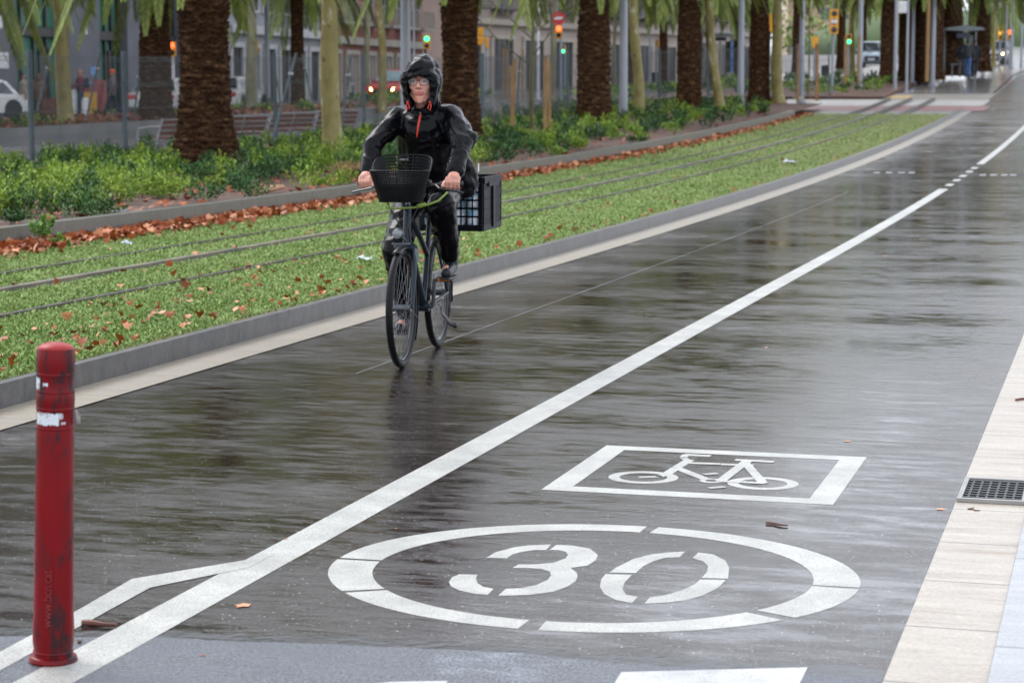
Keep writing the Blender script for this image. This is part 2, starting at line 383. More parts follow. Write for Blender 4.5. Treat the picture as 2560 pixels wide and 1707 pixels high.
for i, yy in enumerate((36.1, 37.7, 39.3, 41.0, 42.4)): tag(mark('line_dash', [[(LX - .06, yy), (LX + .06, yy), (LX + .06, yy + .7), (LX - .06, yy + .7)]], .004, 'short white dash in the gap of the middle line far up the road', cat='road line'), group='short dashes between the two solid lines')
def Pn(l, ox=0, oy=0, s=1.): return [tuple(G(ox + x / s, oy + y / s))[:2] for x, y in l]
mark('diverging_line', [Pn([(622, 1277), (303, 1330), (187, 1397), (-60, 1530), (-60, 1574), (0, 1541), (187, 1437), (345, 1350), (575, 1303)], s=.91875)], .0022,
     'white line branching left off the long line towards the foot of the red bollard', cat='road line')
# thin pale joint left of the long line
jl = [G(1130, 868), G(1270, 800), G(1560, 682), G(1740, 622)]
x0 = sum(p.x for p in jl) / 4
strip('joint_line', x0 - .006, x0 + .006, 11.2, 34, .0012, M('joint_sealant', (.15, .15, .15), .45, col2=(.03, .03, .03), scale=3))
# speed circle
r1 = lambda l: Pn(l, 780, 1080, 1.656)
root = empty('speed_limit_marking', (0, 0, 0), label='large white painted ring with the number 30 inside on the near road', cat='road marking')
cx, cy, ao, bo, ai, bi = -1.624, 6.655, .875, .785, .725, .675
gaps = []
for q, w in (((1397, 400), .05), ((235, 530), .03), ((215, 662), .03), ((895, 815), .07), ((1845, 752), .06), ((2160, 640), .03)):
    g = Pn([q], 780, 1080, 1.656)[0]; gaps.append((math.atan2((g[1] - cy) / .73, (g[0] - cx) / .76), w))
gaps.sort()
for i, (a, w) in enumerate(gaps):
    a2, w2 = gaps[(i + 1) % len(gaps)]
    if a2 < a: a2 += 2 * math.pi
    s0, s1 = a + w / 2, a2 - w2 / 2; n = 28; pl = []
    for j in range(n):
        t0 = s0 + (s1 - s0) * j / n; t1 = s0 + (s1 - s0) * (j + 1) / n
        pl.append([(cx + ai * math.cos(t0), cy + bi * math.sin(t0)), (cx + ao * math.cos(t0), cy + bo * math.sin(t0)), (cx + ao * math.cos(t1), cy + bo * math.sin(t1)), (cx + ai * math.cos(t1), cy + bi * math.sin(t1))])
    mark('ring_segment', pl, .0007, None, parent=root)
three = [r1([(722, 520), (760, 497), (830, 478), (900, 468), (990, 465), (968, 488), (920, 488), (870, 495), (830, 506), (806, 522)]),
         r1([(1012, 466), (1080, 469), (1150, 482), (1184, 508), (1175, 530), (1140, 552), (1070, 562), (1095, 580), (1100, 597), (1092, 616), (1060, 638), (1000, 660), (900, 673), (770, 677), (803, 648), (870, 645), (930, 632), (975, 612), (990, 592), (985, 577), (950, 566), (900, 562), (830, 562), (855, 547), (930, 547), (1000, 540), (1050, 522), (1060, 508), (1050, 495), (1020, 488), (985, 487)]),
         r1([(567, 620), (580, 600), (610, 588), (685, 590), (678, 605), (685, 625), (710, 640), (752, 648), (727, 673), (670, 668), (610, 655), (575, 638)])]
mark('digit', three, .0007, None, parent=root)
zero = [r1([(1230, 581), (1260, 560), (1330, 525), (1400, 507), (1470, 498), (1545, 494), (1522, 517), (1460, 520), (1410, 535), (1370, 555), (1340, 583)]),
        r1([(1600, 498), (1660, 505), (1710, 530), (1727, 560), (1722, 606), (1612, 603), (1635, 580), (1640, 555), (1620, 535), (1575, 521)]),
        r1([(1215, 587), (1325, 590), (1295, 620), (1285, 650), (1300, 672), (1348, 681), (1325, 707), (1260, 695), (1210, 670), (1192, 640), (1197, 610)]),
        r1([(1607, 610), (1712, 612), (1680, 645), (1620, 675), (1550, 695), (1470, 705), (1375, 710), (1400, 683), (1460, 675), (1530, 655), (1580, 632)])]
mark('digit', zero, .0007, None, parent=root)
# bicycle symbol
def stroke(pts, w):
    out = []
    for a, c in zip(pts[:-1], pts[1:]):
        d = Vector((c[0] - a[0], c[1] - a[1])); L_ = d.length or 1; d /= L_; nn = Vector((-d.y, d.x)) * w / 2; e = d * w * .25
        out.append([(a[0] - nn.x - e.x, a[1] - nn.y - e.y), (c[0] - nn.x + e.x, c[1] - nn.y + e.y), (c[0] + nn.x + e.x, c[1] + nn.y + e.y), (a[0] + nn.x - e.x, a[1] + nn.y - e.y)])
    return out
def ringp(c, r, w, n=32, a0=0, a1=2 * math.pi):
    o = []
    for j in range(n):
        t0 = a0 + (a1 - a0) * j / n; t1 = a0 + (a1 - a0) * (j + 1) / n
        o.append([(c[0] + (r - w) * math.cos(t0), c[1] + (r - w) * math.sin(t0)), (c[0] + r * math.cos(t0), c[1] + r * math.sin(t0)), (c[0] + r * math.cos(t1), c[1] + r * math.sin(t1)), (c[0] + (r - w) * math.cos(t1), c[1] + (r - w) * math.sin(t1))])
    return o
root = empty('cycle_lane_marking', (0, 0, 0), label='white painted rectangle with a bicycle symbol, beyond the painted ring', cat='road marking')
X0, X1, Y0, Y1, w = -2.17, -1.01, 8.04, 9.17, .105
mark('border', [[(X0, Y0), (X1, Y0), (X1, Y0 + w), (X0, Y0 + w)], [(X0, Y1 - w), (X1, Y1 - w), (X1, Y1), (X0, Y1)], [(X0, Y0 + w), (X0 + w, Y0 + w), (X0 + w, Y1 - w), (X0, Y1 - w)], [(X1 - w, Y0 + w), (X1, Y0 + w), (X1, Y1 - w), (X1 - w, Y1 - w)]], .0007, None, parent=root)
wl, wr, ch = r1([(1372, 187), (1867, 212), (1657, 201)])
P_ = ringp(wl, .144, .046) + ringp(wr, .144, .046)
P_ = [p for p in P_]
lay = [(P_, .0007), (ringp(ch, .052, .024, 20), .0009)]
st = [([(1640, 98), (1552, 94)], .036, .0010), ([(1548, 94), (1536, 106), (1560, 120)], .026, .0011), ([(1562, 116), (1508, 148), (1462, 178)], .036, .0012), ([(1466, 176), (1440, 184), (1362, 187)], .030, .0013),
      ([(1508, 148), (1632, 196)], .036, .0014), ([(1552, 128), (1680, 132)], .034, .0015), ([(1702, 134), (1818, 138)], .034, .0016), ([(1762, 116), (1902, 123)], .038, .0017),
      ([(1800, 122), (1692, 203)], .036, .0018), ([(1795, 130), (1866, 210)], .034, .0019), ([(1695, 204), (1868, 212)], .030, .0020), ([(1630, 176), (1674, 172)], .026, .0021), ([(1650, 232), (1702, 228)], .026, .0022)]
for pts, w_, z in st: lay.append((stroke(r1(pts), w_ * 1.22), z))
b = MB()
for pl, z in lay:
    for p in pl: b.add([(q[0], q[1], z) for q in p], [tuple(range(len(p)))])
b.build('bicycle_symbol', WHITE, root, smooth=False)
mark('crossing_stripe', [Pn([(1535, 1710), (1553, 1680), (2019, 1668), (1998, 1710), (1998, 1990), (1390, 1990)])], .0013, 'white zebra stripe starting at the bottom edge right of centre', WHITE2, cat='crossing stripe')
mark('crossing_stripe', [Pn([(905, 1712), (980, 1704), (1120, 1702), (1112, 1712), (1000, 1990), (640, 1990)])], .0013, 'thin tip of a white zebra stripe at the bottom edge left of centre', WHITE2, cat='crossing stripe')
for (pxs, lab) in (((1440, 1570), 'faint worn white painted mark on the left lane far up the road'), ((1780, 1900), 'faint worn white painted mark on the right lane far up the road')):
    pass
WORN = paint_mat('worn_paint', (.11, .11, .105), .52)
for (x0_, x1_, y_, lab) in ((2185, 2300, 430, 'faint worn white dashes across the left lane far up the road'), (2450, 2550, 436, 'faint worn white dashes across the right lane far up the road')):
    rt = empty('worn_marking', (0, 0, 0), label=lab, cat='road marking')
    for i in range(4):
        a = x0_ + (x1_ - x0_) * i / 4 + (i * 7 % 5)
        mark('dash', [Pn([(a, y_), (a + 16, y_), (a + 14, y_ + 4), (a - 2, y_ + 4)])], .002, None, WORN, rt)
# ---------------------------------------------------------------- rails
RAILM = M('rail_steel', (.13, .12, .11), .35, .6, col2=(.07, .06, .05), scale=8)
RUB = M('rail_rubber', (.03, .03, .028), .5, col2=(.05, .05, .045), scale=10)
RCON = M('rail_concrete', (.20, .165, .11), .5, col2=(.07, .065, .05), scale=1.5, bump=.3)
def rail(x, w, h, mat, label, slot):
    r = empty('tram_rail', (0, 0, 0), label=label, cat='rail', group='rails in the tram grass')
    b = MB(); ys = list(np.arange(6, 88, 2.)) 
    for a, c in zip(ys[:-1], ys[1:]):
        for (u0, u1, z) in ((-w / 2, w / 2, h),):
            b.add([(x + u, y, hz(x, y) + z_) for z_ in (z, z - .12) for y in (a, c) for u in (u0, u1)], [(0, 1, 3, 2), (0, 2, 6, 4), (1, 5, 7, 3)])
    b.build('rail_head', mat, r, smooth=False)
    b = MB()
    for a, c in zip(ys[:-1], ys[1:]):
        b.add([(x + u, y, hz(x, y) + h - .03) for y in (a, c) for u in (w / 2 + .003, w / 2 + slot)], [(0, 1, 3, 2)])
        b.add([(x + u, y, hz(x, y) + h - .03) for y in (a, c) for u in (-w / 2 - slot * .6, -w / 2 - .003)], [(0, 1, 3, 2)])
    b.build('rail_slot', RUB, r, smooth=False); return r
rail(-8.82, .05, .122, RAILM, 'dark tram rail farthest left in the grass, nearest the planted bed', .06)
rail(-8.0, .075, .140, RCON, 'pale weathered middle rail in the tram grass', .07)
rail(-7.1, .05, .122, RAILM, 'dark tram rail farthest right in the grass, nearest the road kerb', .07)
# ---------------------------------------------------------------- vegetation
def veg(name, c1, c2, isl=.5, rough=.45, spec=.4):
    m = M(name, c1, rough, col2=c2, scale=1.3, island=isl, spec=spec)
    return m
GRASS = M('grass_leaf', (.16, .25, .06), .55, col2=(.31, .40, .14), scale=1.6, lo=.36, hi=.66, island=.45, spec=.15); SHRUB = M('shrub_leaf', (.020, .075, .014), .5, col2=(.33, .46, .04), scale=1.3, lo=.43, hi=.60, island=.6, spec=.25)
LITTER = veg('dead_leaf', (.36, .095, .022), (.19, .040, .012), .7, .5, .25)
PALE = veg('pale_dead_leaf', (.62, .30, .16), (.48, .19, .09), .4, .5, .3)
FROND = veg('frond', (.11, .17, .024), (.27, .30, .06), .6, .45, .3); DRYF = veg('dry_frond', (.18, .10, .035), (.12, .07, .03), .5, .6)
def quads(P, U, V_, tip=.35):
    """leaf-like quads: base points P, long vectors U, half width V"""
    n = len(P); a = P - V_ * .25; b_ = P + U * .5 - V_; c = P + U; d = P + U * .5 + V_
    V = np.stack([a, b_, c, d], 1).reshape(-1, 3); return V, np.arange(n * 4).reshape(-1, 4)
hv = np.vectorize(hz)
def unit(v): return v / np.maximum(1e-9, np.linalg.norm(v, axis=1, keepdims=True))
# grass and clover between the rails
N = 760000
u = RNG.rand(N); Y0g, Y1g = 9., TURF_END
Yg = 1 / (1 / Y0g + u * (1 / Y1g - 1 / Y0g)); Xg = -10.27 + RNG.rand(N) * 4.76
dist = Yg / 11.
nz = np.array([noise.noise((x * 1.6, y * 1.1, 0)) for x, y in zip(Xg[::6], Yg[::6])]).repeat(6)[:N]
keep = RNG.rand(N) < np.clip(.55 + nz * 2.1, .07, 1)
for rx in (-8.82, -8.0, -7.1): keep &= np.abs(Xg - rx - .02) > .06 + RNG.rand(N) * .06
Xg, Yg, dist, nz = Xg[keep], Yg[keep], dist[keep], nz[keep]; n = len(Xg)
Z = hv(Xg, Yg) + .095 + RNG.rand(n) * .025
hgt = (.010 + .019 * RNG.rand(n)) * (1 + np.clip(nz, 0, 1) * .6) * np.clip(dist, 1, 3.0) ** .2
ang = RNG.rand(n) * 6.283; lean = .35 + RNG.rand(n) * .9
U = np.stack([np.cos(ang) * lean, np.sin(ang) * lean, np.ones(n)], 1); U = unit(U) * hgt[:, None]
wd = (.0030 + .0065 * RNG.rand(n) ** 2) * np.clip(dist, 1, 5) ** .5
V_ = np.stack([-np.sin(ang), np.cos(ang), RNG.randn(n) * .3], 1) * wd[:, None]
V, F = quads(np.stack([Xg, Yg, Z], 1), U, V_)
npmesh('grass', V, F, GRASS, label='grass and clover growing over the tram bed', cat='grass', kind='stuff')
# low shrubs: rosettes of upright leaves on small mounds
def rosette(cx_, cy_, cz_, r, h, nl, ls):
    a = RNG.rand(nl) * 6.283; q = RNG.rand(nl) ** .5; e = RNG.rand(nl)
    nr = max(6, nl // 14); ra = RNG.rand(nr) * 6.283; rq = RNG.rand(nr) ** .5 * r; k = RNG.randint(0, nr, nl)
    rz = h * np.sqrt(np.maximum(.05, 1 - (rq / r) ** 2 * .8)) * (.75 + RNG.rand(nr) * .35)
    tx = np.cos(ra) * rq; ty = np.sin(ra) * rq
    dz = (RNG.rand(nl) ** .6); hx = tx[k] * (.4 + .6 * dz); hy = ty[k] * (.4 + .6 * dz)
    P = np.stack([cx_ + hx, cy_ + hy, cz_ + rz[k] * dz], 1)
    up = .25 + RNG.rand(nl) * 1.1; U = unit(np.stack([np.cos(a), np.sin(a), up + dz * .6], 1)) * (ls * (.7 + RNG.rand(nl) * .6))[:, None]
    V_ = np.stack([-np.sin(a), np.cos(a), np.zeros(nl)], 1) * ls * .24
    return quads(P, U, V_)
def shrubfield(name, pts, mat, zo, **k):
    VV, FF, o = [], [], 0
    for (x, y, r, h, nl, ls) in pts:
        V, F = rosette(x, y, hz(x, y) + zo, r, h, nl, ls); VV.append(V); FF.append(F + o); o += len(V)
    return npmesh(name, np.concatenate(VV), np.concatenate(FF), mat, **k)
palmXY = [G(515, 425, .2), G(1150, 372, .2), G(1484, 314, .2), G(1722, 282, .2), G(1897, 259, .2)]
pts = []
def in_bed(y0, y1, x0, x1, dens, edge):
    yy = y0
    while yy < y1:
        nrow = int((x1 - x0) / (.56 + (yy - 17) * .006)) + 1
        for i in range(nrow):
            x = x1 - (i + .2 + random.random() * .8) * (x1 - x0) / nrow; y = yy + random.uniform(-.3, .3)
            dn = noise.noise((x * .8, y * .5, 3))
            if x > x1 - edge and random.random() < .55 + dn: continue
            if dn < -.20: continue
            if abs(x - x1) < edge: pass
            if any(math.hypot(x - p.x, y - p.y) < (1.6 if p is palmXY[0] else 1.0) for p in palmXY): continue
            d = max(1, y / 22.); nl = int(620 / d ** 1.3) + 60
            r = random.uniform(.20, .36); pts.append((x, y, r, random.uniform(.12, .50), nl, .043 * d ** .5))
        yy += .45 + (yy - 17) * .004
in_bed(17.2, 76, -18.9, -10.65, 1, 1.1); in_bed(87.5, 102, -18.5, -9.5, 1, .6)
SHY = M('shrub_leaf_yellow', (.11, .21, .022), .5, col2=(.32, .42, .05), scale=1.5, lo=.4, hi=.62, island=.55, spec=.2)
SHD = M('shrub_leaf_dark', (.014, .055, .014), .5, col2=(.07, .17, .03), scale=1.5, lo=.4, hi=.62, island=.6, spec=.25)
random.shuffle(pts); ky = [p for p in pts if noise.noise((p[0] * .7, p[1] * .5, 7)) + random.uniform(-.3, .3) > .02]; kd = [p for p in pts if p not in ky]
shrubfield('yellow_shrubs', ky, SHY, .24, label='yellow green shrub tops standing among the darker shrubs of the beds', cat='ground cover', kind='stuff')
shrubfield('shrub_bed', kd, SHD, .24, label='low evergreen shrubs and ground cover filling the planted beds', cat='ground cover', kind='stuff')
fp = []
for i in range(110):
    y = random.uniform(46, 78); x = xf(y) - random.uniform(.3, 3.8)
    if noise.noise((x * .3, y * .2, 9)) > -.1: fp.append((x, y, random.uniform(.3, .55), random.uniform(.15, .38), 60, .12))
for i in range(90):
    y = random.uniform(80, 112); x = -27 - random.random() * 3 if y < 92 else -24 + random.random() * 3
    fp.append((x, y, .5, .4, 50, .16))
shrubfield('ivy_strip', fp, SHRUB, .34, label='patchy green creeper on the strip across the wet carriageway', cat='ground cover', kind='stuff')
# separate small plants at the edge of the bed
def plant(px, py, r, h, nl, ls, zo, label, mat=SHRUB, droop=False):
    g = G(px, py, zo); e = empty('small_shrub' if not droop else 'hanging_weed', g, label=label, cat='shrub' if not droop else 'weed')
    V, F = rosette(0, 0, -.02, r, h, nl, ls)
    if droop:
        V2, F2 = rosette(.16, 0, -.16, r * .7, h * .8, nl // 2, ls); F = np.concatenate([F, F2 + len(V)]); V = np.concatenate([V, V2])
    npmesh('leaves', V, F, mat, e)
    b = MB()
    for i in range(5):
        a = i * 1.3; b.tube([(0, 0, -.03), (math.cos(a) * r * .3, math.sin(a) * r * .3, h * .4), (math.cos(a) * r * .5, math.sin(a) * r * .5, h * .8)], [.006, .004, .002], 5)
    b.build('stems', M('stem', (.12, .10, .05), .7), e)
plant(240, 536, .20, .30, 420, .06, .24, 'small rounded yellow green shrub at the bed edge right above the white paper scrap', veg('shrub_yellow', (.10, .19, .02), (.19, .28, .03)))
plant(150, 535, .22, .32, 420, .06, .24, 'dark green shrub at the bed edge with bare soil to its right')
plant(112, 590, .16, .20, 320, .055, .22, 'bright green weed hanging over the low edging wall on the far left', veg('weed_leaf', (.10, .24, .025), (.16, .30, .05)), True)
plant(40, 545, .25, .26, 380, .06, .24, 'sparse green plant at the bed edge by the left border of the photo')
plant(620, 485, .14, .14, 160, .05, .2, 'small pale green weed creeping over the edging wall below the log', veg('weed_leaf', (.1, .2, .03), (.1, .2, .03)), True)
plant(1210, 392, .3, .26, 300, .06, .24, 'lone leafy shrub behind the rear crate at the edge of the bed')
# fallen leaves
def leafshape():
    out = []
    for i in range(10):
        a = i / 10 * 6.283; r = (1, .50, .85, .55, .72, .60, .72, .55, .85, .50)[i]
        out.append((math.cos(a) * r, math.sin(a) * r * .9))
    return out
LS = leafshape()
def leaves(name, P, size, mat, curl=.5, upright=.3, **k):
    n = len(P); nv = 11; V = np.zeros((n, nv, 3)); base = np.array(LS)
    az = RNG.rand(n) * 6.283; tilt = np.abs(RNG.randn(n)) * upright; cu = RNG.rand(n) * curl
    for j in range(11):
        x, y = (base[j] if j < 10 else (0, 0)); r2 = x * x + y * y
        lx, ly, lz = x * np.ones(n), y * np.ones(n), cu * (x * x * 1.2 - .2) + cu * .35 * y * x
        ly2 = ly * np.cos(tilt) - lz * np.sin(tilt); lz2 = ly * np.sin(tilt) + lz * np.cos(tilt)
        V[:, j, 0] = lx * np.cos(az) - ly2 * np.sin(az); V[:, j, 1] = lx * np.sin(az) + ly2 * np.cos(az); V[:, j, 2] = lz2
    V *= (size * (.6 + RNG.rand(n) * .7))[:, None, None] if np.ndim(size) == 0 else size[:, None, None]
    V[:, :, 2] -= V[:, :, 2].min(axis=1)[:, None] * .8
    V += P[:, None, :]; F = np.array([[j, (j + 1) % 10, 10] for j in range(10)]); FF = (np.arange(n)[:, None, None] * nv + F[None]).reshape(-1, 3)
    return npmesh(name, V.reshape(-1, 3), FF, mat, **k)
def pos(n, f, zo):
    P = np.array([f() for _ in range(n)]); return np.stack([P[:, 0], P[:, 1], hv(P[:, 0], P[:, 1]) + zo + RNG.rand(n) * .03], 1)
def inv(y0, y1): return 1 / (1 / y0 + random.random() * (1 / y1 - 1 / y0))
drift = lambda: (-10.24 + abs(random.gauss(0, .24)), inv(15, 72))
leaves('leaf_drift', pos(4600, drift, .11), .058, LITTER, .7, .8, label='drift of rust brown fallen leaves along the foot of the edging wall', cat='fallen leaves', kind='stuff')
leaves('pale_leaf_drift', pos(900, drift, .13), .056, PALE, .6, .8, label='pale tan leaves scattered among the brown drift along the edging wall', cat='fallen leaves', kind='stuff')
clus = [(-5.9 - random.random() * 1.1, inv(9, 70)) for _ in range(60)] + [(-6.1, 11.2), (-6.0, 11.6), (-5.95, 10.6), (-6.15, 13.3), (-5.8, 10.2), (-6.3, 13.0)]
def scat():
    if random.random() < .72:
        c = random.choice(clus)
        if random.random() < .4: return (-5.5 - abs(random.gauss(0, .10)), inv(9, 70))
        return (min(-5.48, c[0] + random.gauss(0, .20)), c[1] + random.gauss(0, .30))
    return (-5.56 - random.random() * 4.5, inv(9, 72))
leaves('scattered_leaves', pos(330, scat, .115), .040, LITTER, .9, .9, label='loose brown leaves scattered over the grass beside the kerb', cat='fallen leaves', kind='stuff')
leaves('scattered_tan_leaves', pos(150, scat, .12), .034, PALE, .7, .5, label='light tan leaves scattered over the grass beside the kerb', cat='fallen leaves', kind='stuff')
bedl = lambda: (-10.5 - random.random() * 8.2, inv(17, 100))
leaves('bed_leaves', pos(1900, bedl, .25), .075, LITTER, .6, .5, label='brown leaf litter on the soil between the low shrubs', cat='fallen leaves', kind='stuff')
farl = lambda: (lambda y: (xf(y) - .1 - random.random() * 3.9, y))(random.uniform(46, 79))
leaves('far_leaves', pos(2400, farl, .38), .10, M('dead_leaf_far', (.30, .12, .06), .6, col2=(.18, .07, .04), island=.5), .7, .8, label='rusty leaf litter on the strip under the trees across the carriageway', cat='fallen leaves', kind='stuff')
# ---------------------------------------------------------------- palms
def scales_mat():
    m = bpy.data.materials.new('palm_bark'); m.use_nodes = True; nt = m.node_tree; p = nt.nodes['Principled BSDF']; L = nt.links.new
    t = tex(nt, 5, detail=6, stretch=(1, 1, 3)); c = ramp(nt, t, [(.32, (.030, .015, .008)), (.54, (.070, .036, .019)), (.74, (.22, .12, .06))])
    g = tex(nt, 30, detail=6, rough=.7, stretch=(1, 1, 3.0)); gc = ramp(nt, g, [(.38, .25), (.50, .8), (.60, 2.5)])
    mm = nt.nodes.new('ShaderNodeMix'); mm.data_type = 'RGBA'; mm.blend_type = 'MULTIPLY'; mm.inputs['Factor'].default_value = 1; L(c, mm.inputs['A']); L(gc, mm.inputs['B'])
    L(mm.outputs['Result'], p.inputs['Base Color']); p.inputs['Roughness'].default_value = .75; p.inputs['Specular IOR Level'].default_value = .04
    L(bumpn(nt, g, 1., .05), p.inputs['Normal']); return m
PBARK = scales_mat()
def palm_trunk(r0, h, seg, rows, seed):
    """flared trunk with a lattice of overlapping leaf-base scars"""
    nrow = int(h / rows); th = np.arange(seg) / seg * 2 * math.pi; V = []
    for i in range(nrow + 1):
        z = i / nrow * h
        flare = 1 + .46 * math.exp(-z / .50) + .06 * math.sin(z * 2.2 + seed)
        if z > h - .9: flare *= 1 + .22 * (z - h + .9) / .9
        k = 22
        ph = z / .075
        w = np.abs(((th * k / 2 / math.pi + .5 * (math.floor(ph) % 2)) % 1) - .5) * 2
        fr = ph % 1
        d = (.036 * (fr ** 1.5) * (1 - .55 * w) - .012)
        nzv = np.array([noise.noise((math.cos(a) * 2.6, math.sin(a) * 2.6, z * 2.5 + seed * 7)) for a in th]) * .028 + np.array([noise.noise((math.cos(a) * 6, math.sin(a) * 6, z * 18 + seed)) for a in th]) * .045
        r = r0 * flare + d + nzv * (1 + 2.2 * math.exp(-z / .3))
        V.append(np.stack([np.cos(th) * r, np.sin(th) * r, np.full(seg, z - .06)], 1))
    V = np.concatenate(V); i = np.arange(nrow)[:, None] * seg; k = np.arange(seg)[None]; k2 = (k + 1) % seg
    F = np.stack([i + k, i + k2, i + seg + k2, i + seg + k], -1).reshape(-1, 4)
    return V, F
def crown_arrays(seed, nf=86, length=4.0, low=-.45, only=None):
    rng = np.random.RandomState(seed); VV, FF, o = [], [], 0; rach = MB()
    for i in range(nf):
        t = i / nf; az = i * 2.399 + rng.rand() * .3; el = 1.35 - t * (1.35 - low) + rng.randn() * .08
        Lf = length * (.75 + .3 * min(1, t * 2)) * (.9 + rng.rand() * .2); n = 15; p = np.array([math.cos(az) * .25, math.sin(az) * .25, .1 - .35 * t]); e = el; path = [p.copy()]
        droop = (.8 + .55 * t + rng.rand() * .3) / n
        for j in range(n):
            e -= droop * (.5 + j / n * 1.2); e = max(e, -1.2); p = p + np.array([math.cos(az) * math.cos(e), math.sin(az) * math.cos(e), math.sin(e)]) * Lf / n; path.append(p.copy())
        path = np.array(path); rach.tube([tuple(q) for q in path], [.026 * (1 - .85 * j / n) for j in range(n + 1)], 4)
        m = 150; s = .12 + .88 * (np.arange(m) + rng.rand(m) * .5) / m; f = s * n; k = np.minimum(n - 1, f.astype(int)); fr = (f - k)[:, None]
        B = path[k] * (1 - fr) + path[k + 1] * fr; T = unit(path[k + 1] - path[k]); side = np.array([-math.sin(az), math.cos(az), 0.])
        nrm = np.cross(T, side[None]); nrm = unit(nrm)
        for sg in (-1, 1):
            ll = (.46 * np.sin(np.clip(s, 0, 1) * 2.6 + .35)) * (.85 + rng.rand(m) * .3); ll = np.maximum(ll, .10)
            dr = unit(T * (.75 + .3 * rng.rand(m))[:, None] + side[None] * sg * .85 + np.array([0, 0, -1.]) * (.22 + .22 * rng.rand(m))[:, None] - nrm * .1 * sg * 0)
            Vv, Fv = quads(B, dr * ll[:, None], np.cross(dr, nrm) * .0125 + nrm * .003); VV.append(Vv); FF.append(Fv + o); o += len(Vv)
    return np.concatenate(VV), np.concatenate(FF), rach
tv, tf = palm_trunk(.40, 5.2, 190, .0135, 1.)
tv2, tf2 = palm_trunk(.40, 5.2, 96, .03, 4.)
tmp = npmesh('trunk', tv, tf, PBARK, smooth=True); TR_HI = tmp.data; bpy.data.objects.remove(tmp)
tmp = npmesh('trunk', tv2, tf2, PBARK, smooth=True); TR_LO = tmp.data; bpy.data.objects.remove(tmp)
CR = []
for sd in (3, 8):
    V, F, ra = crown_arrays(sd); o = npmesh('fronds', V, F, FROND); r_ = ra.build('frond_stalks', M('frond_rib', (.15, .17, .05), .5)); CR.append((o.data, r_.data)); bpy.data.objects.remove(o); bpy.data.objects.remove(r_)
sk = MB()
for i in range(120):
    a = i * 2.399; z = random.uniform(-.75, .05); l = random.uniform(.25, .5); e = random.uniform(.2, 1.0)
    p = Vector((math.cos(a) * .42, math.sin(a) * .42, z)); q = p + Vector((math.cos(a) * math.cos(e), math.sin(a) * math.cos(e), math.sin(e))) * l
    sk.tube([p, q], [.05, .018], 5)
SKM = sk.build('frond_stubs', DRYF).data; bpy.data.objects.remove(COL.objects['frond_stubs'])
def palm(g, w, h, label, hi=False, ci=0, rz=0., crown=1., lean=(0, 0)):
    e = empty('palm_tree', g, rz, label=label, cat='palm tree', group='palms in the planted bed and beyond')
    e.rotation_euler = (lean[0], lean[1], rz)
    o = bpy.data.objects.new('trunk', TR_HI if hi else TR_LO); COL.objects.link(o); o.parent = e; o.scale = (w / .8, w / .8, h / 5.2)
    for nm, me in zip(('crown', 'frond_stalks'), CR[ci]):
        c = bpy.data.objects.new(nm, me); COL.objects.link(c); c.parent = e; c.location = (0, 0, h - .1); c.scale = (crown,) * 3; c.rotation_euler = (0, 0, rz * 2.3)
    c = bpy.data.objects.new('frond_stubs', SKM); COL.objects.link(c); c.parent = e; c.location = (0, 0, h); c.scale = (w / .8,) * 3
    return e
PX = 'palm with a very thick dark trunk nearest the camera, '
palm(palmXY[0], .88, 6.0, 'thickest palm trunk of all, rough dark brown, in the bed right of the bench arm', True, 0, .3)
palm(palmXY[1], .80, 6.2, 'dark palm trunk directly behind the hooded cyclist', True, 1, 1.3)
palm(palmXY[2], .90, 6.4, 'dark palm trunk standing just left of the smooth grey pole with the flared brown base', False, 0, 2.2)
palm(palmXY[3], .76, 6.6, 'dark palm trunk next to the leaning mottled tree, swollen root base in the shrubs', False, 1, 3.4)
palm(palmXY[4], .70, 6.5, 'dark palm trunk with a lumpy bulge at its base before the yellow mottled tree', False, 0, 4.1)
palm(G(391, 300, .36), .86, 5.6, 'dark shaded palm trunk across the carriageway, in front of the silver car', False, 1, .9)
palm(G(2218, 208, .12), .66, 6.4, 'dark palm trunk beyond the tram crossing with a pale pole against its right side', False, 0, 5.)
palm(G(2262, 203, .12), .60, 6.6, 'shaded palm trunk behind the pole that carries the white box', False, 1, 2.)
palm(G(2302, 202, .12), .70, 6.8, 'broad brown palm trunk between two pale poles short of the platform', False, 0, 3.)
palm(G(2338, 196, .3), .66, 6.6, 'palm trunk at the start of the tram platform', False, 1, 1.)
palm(G(2378, 186, .3), .95, 6.6, 'brown palm trunk on the platform just left of the waiting people', False, 0, 0.5)
palm(G(2447, 176, .3), .95, 6.2, 'palm trunk behind the platform shelter, right of the waiting people', False, 1, 4.4, 1.4)
